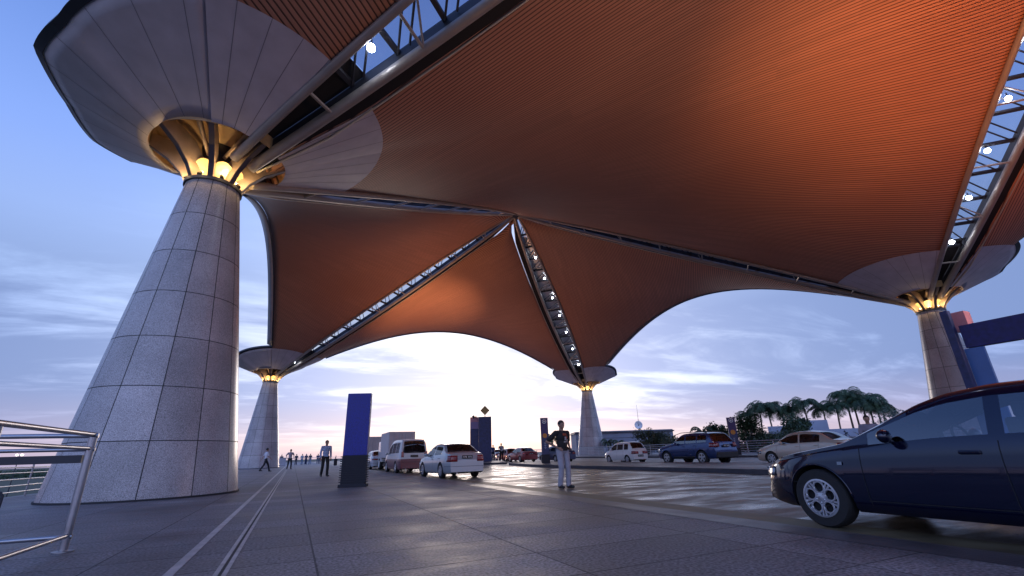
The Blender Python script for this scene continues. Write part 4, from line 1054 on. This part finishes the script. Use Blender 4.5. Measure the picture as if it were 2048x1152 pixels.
# ------------------------------------------------------------------ people
def person(label, loc, face, h=1.75, shirt=(.6, .62, .7), trou=(.02, .02, .025), pose='walk', ph=0., det=1, arms=None, skirt=False, extra=None, long=False, group=None, lean=0):
    t = thing('person', label, 'person', loc, face, group); k = h / 1.75; t.scale = (k * 1.10, k * 1.06, k)
    # local frame: facing -Y, +X is the figure's left
    V = Vector; hipz = .93
    sw = ph
    def leg(s, a):     # a: forward swing in metres at the foot
        hip = V((s * .095, 0, hipz)); kn = V((s * .10, -a * .55 - .02 - (.05 if a < 0 else .02), .50)); an = V((s * .105, -a + (.0), .095 + (.05 if a < -.15 else 0)))
        return hip, kn, an
    LL = {s: leg(s, sw * s) for s in (-1, 1)}
    sh = {s: V((s * .185, .0 - lean, 1.42)) for s in (-1, 1)}
    A = {}
    for s in (-1, 1):
        if arms and s in arms: A[s] = (sh[s], V(arms[s][0]), V(arms[s][1]))
        else: A[s] = (sh[s], V((s * .245, .03 + sw * s * .35, 1.14)), V((s * .26, -.04 + sw * s * .85, .88)))
    vox = .010 if det > 1 else .014 if det == 1 else .024
    b = MB()
    hc = V((0, -.015 - lean * 1.25, 1.635))
    b.ball(hc, (.074, .092, .108), 18, 12); b.ball(hc + V((0, -.02, -.055)), (.056, .068, .062), 14, 8)   # cranium, jaw
    b.capsule(hc + V((0, -.085, .012)), hc + V((0, -.108, -.018)), .010, .015)                                # nose
    b.ball(hc + V((0, -.086, -.050)), (.022, .010, .008), 10, 6)                                               # mouth
    for s in (-1, 1):
        b.ball(hc + V((s * .077, .005, -.005)), (.010, .020, .030), 10, 6); b.ball(hc + V((s * .030, -.078, .026)), (.020, .012, .008), 8, 5)
    b.capsule(V((0, .01 - lean, 1.44)), hc + V((0, .012, -.07)), .058, .052)
    b.ball((0, .0 - lean * .7, 1.30), (.150, .095, .17), 16, 10); b.ball((0, 0, 1.08), (.125, .085, .15), 14, 8); b.ball((0, 0, .96), (.135, .095, .10), 14, 8)
    for s in (-1, 1):
        a0, a1, a2 = A[s]
        b.capsule(a0 + V((-s * .03, 0, 0)), a1, .046, .037); b.capsule(a1, a2, .037, .025)
        d = (a2 - a1).normalized(); side = d.cross(V((0, 1, 0)));
        side = side.normalized() if side.length > .1 else V((1, 0, 0)); nrm = side.cross(d).normalized()
        pc = a2 + d * .045
        b.ball(pc, (.036, .018, .046), 10, 6, rot=Matrix((side, nrm, d)).transposed())
        if det > 0:
            for fi, (off, ln) in enumerate(((-.027, .062), (-.009, .074), (.009, .070), (.026, .055))):
                f0 = pc + side * off + d * .038; f1 = f0 + d * ln * .55 + nrm * -.006; f2 = f1 + d * ln * .35 - nrm * .02
                b.capsule(f0, f1, .0095, .009, 8, 2); b.capsule(f1, f2, .009, .0075, 8, 2)
            t0 = pc + side * .030 - d * .01; b.capsule(t0, t0 + side * .022 + d * .045 - nrm * .008, .011, .009, 8, 2)
        h_, kn, an = LL[s]
        b.capsule(h_, kn, .070, .048); b.capsule(kn, an, .048, .034)
    body = remesh(obj('body', b, M_skin, t), vox)
    c = MB()      # shirt
    c.ball((0, .0 - lean * .75, 1.31), (.172, .115, .165), 18, 10); c.ball((0, .0 - lean * .3, 1.12), (.150, .108, .19), 16, 10); c.capsule((-.125, 0 - lean, 1.425), (.125, 0 - lean, 1.425), .060, .060)
    c.ball((0, 0, .97), (.155, .112, .085 if not long else .16), 16, 8)
    for s in (-1, 1):
        a0, a1, a2 = A[s]
        end = a1 + (a2 - a1) * .80 if pose == 'longsleeve' else a0 + (a1 - a0) * .78
        if pose == 'longsleeve': c.capsule(a0, a1, .062, .050); c.capsule(a1, end, .050, .042)
        else: c.capsule(a0, end, .064, .060)
    so_ = remesh(obj('shirt', c, mat('cloth_%02d%02d%02d' % tuple(int(x * 99) for x in shirt), shirt, .85, noise=(9, .15)), t), vox)
    c = MB(); c.ball((0, 0, .955), (.150, .108, .10), 16, 8)
    if skirt:
        c.capsule((0, 0, .9), (0, 0, .25), .15, .17, 14)
    for s in (-1, 1):
        h_, kn, an = LL[s]; c.capsule(h_, kn, .090, .070); c.capsule(kn, an + V((0, 0, .0)), .068, .066 if det > 1 else .058)
    remesh(obj('trousers', c, mat('cloth_%02d%02d%02d' % tuple(int(x * 99) for x in trou), trou, .85, noise=(9, .15)), t), vox)
    for s in (-1, 1):
        h_, kn, an = LL[s]; c = MB(); c.capsule(an + V((0, .03, -.045)), an + V((s * .02, -.15, -.055)), .046, .038); c.ball(an + V((0, 0, -.02)), (.045, .055, .05), 10, 6)
        remesh(obj('shoe', c, M_shoe, t), vox)
    c = MB(); c.ball(hc + V((0, .012, .025)), (.082, .096, .098), 18, 12)
    hb_ = c
    # cut the face opening by dropping the front lower part
    keep = MB(); keep.v = hb_.v
    keep.f = [f for f in hb_.f if not (sum(hb_.v[i][1] for i in f) / len(f) < hc.y - .035 and sum(hb_.v[i][2] for i in f) / len(f) < hc.z + .062) and sum(hb_.v[i][2] for i in f) / len(f) > hc.z - .055]
    ho = obj('hair', keep, M_hair, t, smooth=True); sl_ = ho.modifiers.new('s', 'SOLIDIFY'); sl_.thickness = .008
    if skirt:
        obj('headscarf', MB().ball(hc + V((0, .02, -.03)), (.098, .10, .15), 16, 9), mat('cloth_scarf', (.10, .11, .2), .85), t, smooth=True)
    return t, so_
man, mshirt = person('man in black printed t-shirt and pale grey trousers, hand on hip', (6.75, 11.62, -.03), R_(8), 1.76, (.018, .016, .018), (.33, .31, .36), ph=.03, det=2,
       arms={-1: ((-.40, .10, 1.19), (-.20, -.07, 1.03)), 1: ((.27, .10, 1.18), (.16, -.09, 1.05))})
pm = MB()
def chest(x, z, off=.004): return (x, -.115 * sqrt(max(0, 1 - ((z - 1.31) / .19) ** 2 * .6 - (x / .185) ** 2)) - off - .004, z)
def blob(x0, x1, z0, z1, m, nm):
    o = obj(nm, MB().grid([[chest(x0 + (x1 - x0) * i / 5, z0 + (z1 - z0) * j / 5, .008) for i in range(6)] for j in range(6)]), m, mshirt); return o
M_pr = mat('print_red', (.28, .05, .02), .8); M_pw = mat('print_white', (.45, .40, .40), .8, noise=(30, .4))
blob(-.05, .07, 1.34, 1.40, M_pr, 'print_red'); blob(.0, .06, 1.22, 1.31, M_pw, 'print_pale'); blob(.03, .11, 1.27, 1.33, M_pr, 'print_red'); blob(-.02, .05, 1.14, 1.20, M_pw, 'print_pale'); blob(.07, .11, 1.16, 1.24, M_pw, 'print_pale')
w2, _ = person('man in pale blue long-sleeved shirt walking towards the camera with a dark bag', (1.60, 28.4, 0), R_(16), 1.86, (.30, .38, .58), (.015, .015, .02), pose='longsleeve', ph=.10, det=1)
bag = thing('hand_bag', 'dark bag carried at the side of the man in the pale blue shirt', 'bag', (2.12, 28.28, .55)); obj('bag', MB().box((0, 0, .16), (.16, .34, .34)), M_bdark, bag, bevel=.03); obj('strap', MB().tube([(0, -.12, .32), (0, -.10, .44), (0, 0, .50), (0, .10, .44), (0, .12, .32)], .014, 6), M_bdark, bag)
person('man in white short-sleeved shirt striding past the far left column', (-2.12, 46.6, 0), R_(105), 1.90, (.62, .62, .68), (.02, .02, .028), ph=.34, det=0)
person('stocky man in pink-grey polo walking left of centre', (-.30, 54.0, 0), R_(20), 1.90, (.42, .34, .38), (.02, .02, .025), ph=.14, det=0, arms={-1: ((-.32, .08, 1.20), (-.26, -.06, .98)), 1: ((.32, .08, 1.20), (.26, -.04, .96))})
person('man in grey shirt standing on the island by the twin slabs', (20.35, 48.1, .12), R_(-12), 1.78, (.40, .38, .40), (.025, .02, .02), ph=.06, det=0)
fg = 'distant people along the far railing'
for (x, y, lab, sh_, tr__, sk, fc) in [(-1.9, 94.9, 'distant figure leaning out past the concrete block', (.05, .05, .09), (.04, .04, .05), False, 200), (.47, 92.9, 'distant figure in dark clothes right of the walking polo man', (.04, .04, .07), (.03, .03, .05), False, 170),
        (1.42, 94.6, 'distant figure in pale blue at the far railing', (.30, .34, .42), (.18, .24, .34), False, 150), (2.08, 94.4, 'distant figure in a long dark skirt', (.03, .04, .10), (.02, .03, .08), True, 170), (2.75, 94.3, 'distant figure in dark top and blue trousers leaning on the rail', (.05, .06, .10), (.16, .22, .32), False, 190),
        (4.25, 99.6, 'left of two distant figures close together', (.05, .05, .12), (.05, .05, .10), False, 180), (4.62, 99.4, 'right of two distant figures close together', (.06, .05, .10), (.05, .05, .10), False, 160), (5.3, 99.5, 'lone distant figure beside the blue-shirted man', (.04, .04, .08), (.03, .03, .06), False, 200)]:
    person(lab, (x, y, 0), R_(fc), 1.78, sh_, tr__, ph=.04, det=0, skirt=sk, group=fg)
person('distant figure in blue left of the island man', (21.9, 54.3, .12), R_(10), 1.72, (.05, .06, .16), (.03, .03, .06), ph=.04, det=0)
person('man with short black hair behind the near car windscreen, striped shirt', (14.75, 8.15, .12), R_(-60), 1.50, (.22, .20, .26), (.02, .02, .02), ph=.03, det=1)

# ------------------------------------------------------------------ far surroundings on the right
M_bld = mat('building_grey', (.19, .20, .25), .7, noise=(.3, .12)); M_wall = mat('wall_pale', (.30, .33, .42), .7, noise=(.4, .1)); M_mural = mat('mural_black', (.02, .02, .03), .8)
bl = thing('low_building', 'long low blue-grey building behind the far column', 'building', (62, 84, 0), R_(-24))
obj('wall', MB().box((1, 0, 1.5), (20, 8, 5.2)), M_bld, bl); rf_ = obj('roof', MB().box((1, 0, 4.2), (20.5, 8.5, .22)), M_rim, bl)
obj('ridge', MB().prism([(-9, -4), (11, -4), (11, 4), (-9, 4)], 4.32, 4.5), M_bld, rf_)
for k in range(3): wf = obj('window', MB().box((4 + k * 2.1, -4.03, 2.5), (1.4, .08, .55)), mat('window_pale', (.42, .46, .52), .2), bl)
obj('wall_band', MB().box((1, -4.02, 3.1), (20, .06, .06)), M_rim, bl)
dsh = thing('satellite_dish', 'white satellite dish above the low building', 'dish', (65.2, 80.0, 4.1), R_(-38))
dd = MB().lathe([(.01, .22), (.35, .16), (.62, .05), (.80, -.10)], n=28, axis='Y', caps=False); dd.v = [(x, y, z + 1.45) for x, y, z in dd.v]
do_ = obj('dish', dd, M_white, dsh, smooth=True); do_.modifiers.new('s', 'SOLIDIFY').thickness = .03
obj('mount', MB().tube([(0, .25, 0), (0, .25, 1.4)], .07, 8), M_rim, dsh); obj('feed', MB().tube([(0, .2, 1.45), (0, -.45, 1.45)], .03, 6).ball((0, -.45, 1.45), .07, 8, 6), M_rim, dsh)
ma = thing('radio_mast', 'thin radio mast behind the satellite dish', 'mast', (70.5, 86.4, 4.2)); obj('mast', MB().tube([(0, 0, 0), (0, 0, 3.2), (0, 0, 6.2)], [.06, .04, .02], 6), M_rim, ma); obj('cross_arm', MB().tube([(-.3, 0, 2.8), (.3, 0, 2.8)], .02, 6), M_rim, ma)
mw = thing('mural_wall', 'pale blue-grey wall with black plant drawings behind the gold car', 'wall', (80.5, 50.5, 0), R_(-42))
obj('wall', MB().box((2.5, 0, .9), (19.0, .4, 4.2)), M_wall, mw)
obj('raised_panel', MB().box((-2.4, -.02, 2.2), (4.6, .5, 4.6)), M_wall, mw); obj('raised_panel', MB().box((-7.6, -.02, 1.6), (3.0, .5, 4.4)), M_wall, mw)
dr_ = MB(); rnd = random.Random(5)
for k in range(16):
    x = 1.2 + k * .58; z = .9 + rnd.random() * .3; pts = [Vector((x, -.215, z))]
    ang = rnd.uniform(-.5, .5)
    for j in range(6): pts.append(pts[-1] + Vector((sin(ang) * .28, 0, cos(ang) * .30))); ang += rnd.uniform(-.35, .35)
    dr_.tube(pts, [.05, .06, .05, .045, .04, .03, .015], 5)
    if k % 3 == 0: dr_.ball(pts[-1], (.16, .02, .10), 10, 5)
    if k % 2: dr_.ball(pts[2] + Vector((.15, 0, .1)), (.18, .02, .05), 8, 5, rot=Matrix.Rotation(.6, 3, 'Y'))
obj('drawing', dr_, M_mural, mw)
wl2 = thing('garden_wall', 'low brown wall between the palms and the dark trees', 'wall', (66.5, 51.5, 0), R_(-40)); obj('wall', MB().box((1, 0, 1.1), (7, .4, 2.6)), mat('wall_brown', (.13, .10, .10), .8, noise=(1, .2)), wl2); obj('coping', MB().box((1, 0, 2.44), (7.2, .5, .10)), M_rim, wl2)

def leafmat(name, a, b):
    m = bpy.data.materials.new(name); m.use_nodes = True; t = m.node_tree; bs = t.nodes['Principled BSDF']
    co = t.nodes.new('ShaderNodeTexCoord'); n = t.nodes.new('ShaderNodeTexNoise'); n.inputs['Scale'].default_value = 1.1; n.inputs['Detail'].default_value = 5; t.links.new(co.outputs['Object'], n.inputs[0])
    t.links.new(ramp(t, n.outputs[0], [(.35, a), (.65, b)]), bs.inputs['Base Color']); bs.inputs['Roughness'].default_value = .6
    bs.inputs['Transmission Weight'].default_value = 0; return m
M_palm = leafmat('palm_leaf', (.020, .045, .022), (.055, .10, .045)); M_leaf = leafmat('tree_leaf', (.018, .035, .016), (.05, .085, .03)); M_leaf2 = leafmat('shrub_leaf', (.03, .045, .03), (.08, .11, .055))
M_bark = mat('bark', (.11, .09, .08), .85, noise=(4, .3))
def palm_proto(seed, th, fl, nf, droop=1.0):
    rnd = random.Random(seed); t = bpy.data.objects.new('palm_tree', None); COL.objects.link(t)
    bend = rnd.uniform(-.35, .35)
    tp = [Vector((bend * (i / 6) ** 2, .2 * bend * (i / 6), th * i / 6)) for i in range(7)]
    obj('trunk', MB().tube(tp, [.20, .16, .15, .14, .13, .13, .10], 9), M_bark, t, smooth=40)
    cs = MB().tube([tp[-1] - Vector((0, 0, .2)), tp[-1] + Vector((0, 0, .9))], [.14, .07], 8); cro = MB()
    for k in range(nf):
        az = 2 * pi * k / nf + rnd.uniform(-.2, .2); el0 = R_(rnd.uniform(28, 88)); ln = fl * rnd.uniform(.75, 1.15)
        p = tp[-1] + Vector((0, 0, .8)); pts = [p]; e = el0; ns = 9
        for j in range(ns):
            e -= R_(rnd.uniform(11, 15)) * droop * (.6 + j * .14)
            p = p + Vector((cos(az) * cos(e), sin(az) * cos(e), sin(e))) * ln / ns; pts.append(p)
        cro.tube(pts, [.035 * (1 - i / (ns + 1)) + .006 for i in range(ns + 1)], 4, caps=False)
        sd_ = Vector((-sin(az), cos(az), 0))
        for i in range(1, ns + 1):
            for sub in (0, .5):
                a = pts[i - 1].lerp(pts[i], sub + .25); d = (pts[i] - pts[i - 1]).normalized(); f = (i + sub) / (ns + 1)
                ll = .62 * sin(pi * min(1, f * .9 + .08)) * fl / 2.6 + .12
                for s in (-1, 1):
                    tip = a + sd_ * s * ll * .75 + d * ll * .45 + Vector((0, 0, -ll * rnd.uniform(.35, .75))); w = d * .05
                    m_ = a.lerp(tip, .5) + Vector((0, 0, .05))
                    cro.add([a - w, a + w, m_ + w, tip, m_ - w], [(0, 1, 2, 3, 4)])
    obj('crown', cro, M_palm, t); obj('crown_shaft', cs, M_palm, t, smooth=40)
    return t
protos = [palm_proto(s, 5.3 + .35 * s, 3.5, 26, 1.12) for s in (1, 2, 3)]
used = [False] * 3
PG = 'tall palms in a row behind the pale walls'
def put_palm(x, y, z0, sc, label, v):
    global used
    o = protos[v] if not used[v] else copy_tree(protos[v]); used[v] = True
    o.location = (x, y, z0); o.scale = (sc, sc, sc); o.rotation_euler = (0, 0, random.uniform(0, 6)); tag(o, label, 'palm', PG)
palm_lab = ['leftmost of the tall palms above the dark round trees', 'second tall palm from the left, just right of the leftmost', 'third tall palm from the left, crown touching its neighbours', 'fourth tall palm from the left over the bright gap', 'fifth tall palm from the left before the dark bushy tree', 'tall palm with curled fronds over the dark bushy tree', 'tall palm left of the blank wall panel', 'tall palm directly over the raised wall panel',
            'highest palm of the whole row', 'tall palm just right of the highest one', 'tall palm two right of the highest one', 'third palm from the right end of the row', 'second palm from the right end of the row', 'rightmost palm of the tall row']
PP = [(79.2, 64.74, 8.11), (79.48, 62.41, 8.44), (79.62, 60.14, 8.48), (83.29, 60.65, 8.41), (83.45, 58.37, 8.08), (83.87, 55.98, 8.64), (86.65, 54.69, 8.46), (86.61, 52.51, 8.04), (88.73, 51.52, 9.73), (94.05, 53.47, 9.74), (88.81, 49.28, 8.75), (94.3, 51.15, 9.1), (91.08, 48.23, 8.33), (93.86, 49.15, 7.27)]
for i, (x, y, z) in enumerate(PP): put_palm(x, y, -.3, (z + .3) / 8.3, palm_lab[i], i % 3)
sp0 = palm_proto(9, 1.6, 1.9, 9, 1.0); sp0.location = (44.7, 43.2, .1); sp0.scale = (.98,) * 3; tag(sp0, 'small palm with few drooping fronds rising over the blue off-road car', 'palm', 'small palms')
for (x, y, z, lab) in [(47.3, 66.3, 3.03, 'low palm in front of the grey building, next to the far column'), (47.7, 63.9, 2.77, 'low palm in front of the grey building, right of its twin'), (42.2, 76.0, 4.6, 'thin ragged palm left of the far column')]:
    o = copy_tree(sp0); o.location = (x, y, 0); o.scale = (z / 3.7,) * 3; tag(o, lab, 'palm', 'small palms')
def tree(name, label, loc, w, h, th, seed, m, group=None, nleaf=3200, ls=.11):
    rnd = random.Random(seed); t = thing(name, label, 'tree' if 'tree' in name else 'bush', loc, rnd.uniform(0, 6), group)
    tr = MB(); tr.tube([(0, 0, 0), (.05, 0, th * .5), (.0, .05, th)], [.16 * w / 3, .12 * w / 3, .09 * w / 3], 8)
    cl = []
    for k in range(13):
        a = rnd.uniform(0, 2 * pi); rr = rnd.uniform(.12, .40) * w; z = th + rnd.uniform(-.05, .82) * (h - th)
        c = Vector((rr * cos(a) * (1.1 - .5 * (z - th) / (h - th)), rr * sin(a) * (1.1 - .5 * (z - th) / (h - th)), z)); cl.append((c, rnd.uniform(.15, .27) * w))
        tr.tube([(0, 0, th * .6), Vector((0, 0, th)).lerp(c, .5) + Vector((0, 0, -.1)), c], [.07 * w / 3, .045 * w / 3, .015], 5)
    obj('trunk', tr, M_bark, t, smooth=40)
    cr = MB()
    for i in range(nleaf):
        c, r = cl[rnd.randrange(len(cl))]
        d = Vector((rnd.gauss(0, 1), rnd.gauss(0, 1), rnd.gauss(0, 1) * .85)).normalized() * r * (rnd.random() ** .45) * (1.0 + (rnd.random() < .06) * .35)
        p = c + d
        if p.z < th * .55: continue
        a = Vector((rnd.gauss(0, 1), rnd.gauss(0, 1), rnd.gauss(0, 1))).normalized(); b = a.orthogonal().normalized(); s_ = ls * rnd.uniform(.6, 1.4)
        cr.add([p - a * s_, p - b * s_ * .5, p + a * s_, p + b * s_ * .5], [(0, 1, 2, 3)])
    obj('crown', cr, m, t)
    return t
tree('leafy_tree', 'dark round tree left of the slim purple pylon', (50.2, 45.1, 0), 4.2, 4.5, 1.1, 11, M_leaf, 'dark trees by the far railing', 4200, .15)
tree('leafy_tree', 'dark round tree right of the slim purple pylon', (53.2, 43.7, 0), 4.6, 4.7, 1.1, 12, M_leaf, 'dark trees by the far railing', 4600, .15)
tree('leafy_tree', 'dark bushy tree under the curled palms behind the gold car', (66.2, 46.5, 0), 6.0, 4.8, .9, 13, M_leaf, 'dark trees by the far railing', 5200, .17)
tree('leafy_tree', 'smaller brownish tree between the small palm and the dark trees', (55.0, 50.0, 0), 2.4, 4.0, 1.4, 14, M_leaf, 'dark trees by the far railing', 1500, .14)
tree('leafy_tree', 'thin leafy tree above the windscreen of the near car', (67.8, 34.8, 0), 6.5, 4.6, 1.2, 15, M_leaf2, 'thin trees behind the near car', 3000, .15)
tree('leafy_tree', 'green tree seen through the near car window', (62, 27, 0), 7, 3.4, .9, 16, M_leaf2, 'thin trees behind the near car', 4000, .16)
tree('shrub', 'tall shrub above the white hatchback roof', (41.2, 49.2, 0), 3.4, 3.4, .5, 21, M_leaf2, 'shrubs behind the far lane', 3200, .12)
tree('shrub', 'rounded shrub between the hatchback and the blue car', (41.3, 46.9, 0), 3.0, 2.8, .4, 22, M_leaf2, 'shrubs behind the far lane', 3000, .12)
tree('shrub', 'low shrub just behind the bonnet of the blue car', (39.9, 42.8, 0), 3.2, 2.35, .4, 23, M_leaf2, 'shrubs behind the far lane', 3000, .12)
tree('shrub', 'low shrub behind the roof of the blue off-road car', (44.5, 41.2, 0), 4.5, 2.3, .3, 24, M_leaf2, 'shrubs behind the far lane', 3000, .13)
tree('shrub', 'low shrub beneath the tall palms left of the gold car', (53.5, 42.3, 0), 6.0, 1.9, .3, 25, M_leaf2, 'shrubs behind the far lane', 3600, .13)
tree('shrub', 'low shrub in front of the mural wall', (61, 43.0, 0), 6.5, 1.7, .3, 26, M_leaf2, 'shrubs behind the far lane', 3600, .13)
# raised lawn strip and planting beyond the far pavement
structure('lawn', MB().box((88, 60, -1.4), (35, 190, 2.6)), M_grass)
hg = MB(); rnd = random.Random(3)
for i in range(26000):
    x, y = rnd.uniform(71, 74), rnd.uniform(-20, 130); p = Vector((x, y, rnd.uniform(-.2, 1.25) + .2 * sin(y * .9))); a = Vector((rnd.gauss(0, 1), rnd.gauss(0, 1), rnd.gauss(0, 1))).normalized(); b = a.orthogonal().normalized(); s_ = rnd.uniform(.08, .2)
    hg.add([p - a * s_, p - b * s_ * .5, p + a * s_, p + b * s_ * .5], [(0, 1, 2, 3)])
tag(obj('ground_cover', hg, M_leaf2), 'low band of leafy planting below the palms', 'planting')['kind'] = 'stuff'
# far left: airfield beyond the deck edge
fr_ = MB(); rnd = random.Random(4)
for i in range(14000):
    y = rnd.uniform(60, 900); x = -rnd.uniform(150, 190) - y * .10; p = Vector((x, y, -7 + rnd.uniform(0, 4.5) * (1 + .3 * sin(y * .05)))); a = Vector((rnd.gauss(0, 1), rnd.gauss(0, 1), rnd.gauss(0, 1))).normalized(); b = a.orthogonal().normalized(); s_ = rnd.uniform(.5, 1.4)
    fr_.add([p - a * s_, p - b * s_ * .5, p + a * s_, p + b * s_ * .5], [(0, 1, 2, 3)])
tag(obj('tree_belt', fr_, M_leaf), 'distant dark belt of trees beyond the airfield at the left', 'trees')['kind'] = 'stuff'
hg2 = thing('hangar', 'long pale airfield building on the left horizon', 'building', (-170, 260, -7)); obj('wall', MB().box((0, 0, 3), (24, 90, 6)), mat('hangar_wall', (.28, .34, .42), .7), hg2); obj('roof', MB().prism([(-13, -46), (13, -46), (13, 46), (-13, 46)], 6.0, 6.5), mat('hangar_roof', (.20, .30, .40), .6), hg2)
al = thing('apron_lamp', 'twin-headed lamp post on the left horizon', 'lamp', (-72.9, 188, -7)); obj('mast', MB().tube([(0, 0, 0), (0, 0, 11.4)], [.16, .09], 8), M_rim, al)
for s in (-1, 1): obj('lamp_head', MB().ball((s * .55, 0, 11.5), (.34, .34, .22), 12, 8), mat('lamp_head_warm', (1, .9, .8), .4, emit=((1, .85, .7), 6)), al)
obj('cross_arm', MB().tube([(-.55, 0, 11.3), (.55, 0, 11.3)], .06, 6), M_rim, al)

# added fill spots (after the pylons and gantry they are set on)
fill_spot((17.0, 47.6, 4.48), (14.6, 61.5, 21.0), 8500, 54, col=(1, .50, .24), label='floodlight added on the shorter slab, aimed at the far panel')
fill_spot((19.5, 3.2, 4.42), (28, 6, 21), 6200, 96, col=(1, .38, .11), label='floodlight added on top of the gantry beam, aimed straight up')
fill_spot((19.5, -.4, 4.42), (34, 3, 22), 5600, 84, label='floodlight added near the hidden end of the gantry beam', col=(1, .20, .05))
fill_spot((17.35, 47.95, 4.48), (8, 50, 22), 2400, 120, label='second floodlight added on the shorter slab, aimed at the left panel')

fill_spot((19.5, 1.4, 4.42), (14, 16, 22), 2700, 156, label='third floodlight added along the gantry beam, aimed low across the canopy', col=(1, .55, .34))
fill_spot((17.0, 60.0, .2), (30, 56, 22), 3200, 150, label='floodlight added on the far island behind the twin slabs', col=(1, .52, .32))
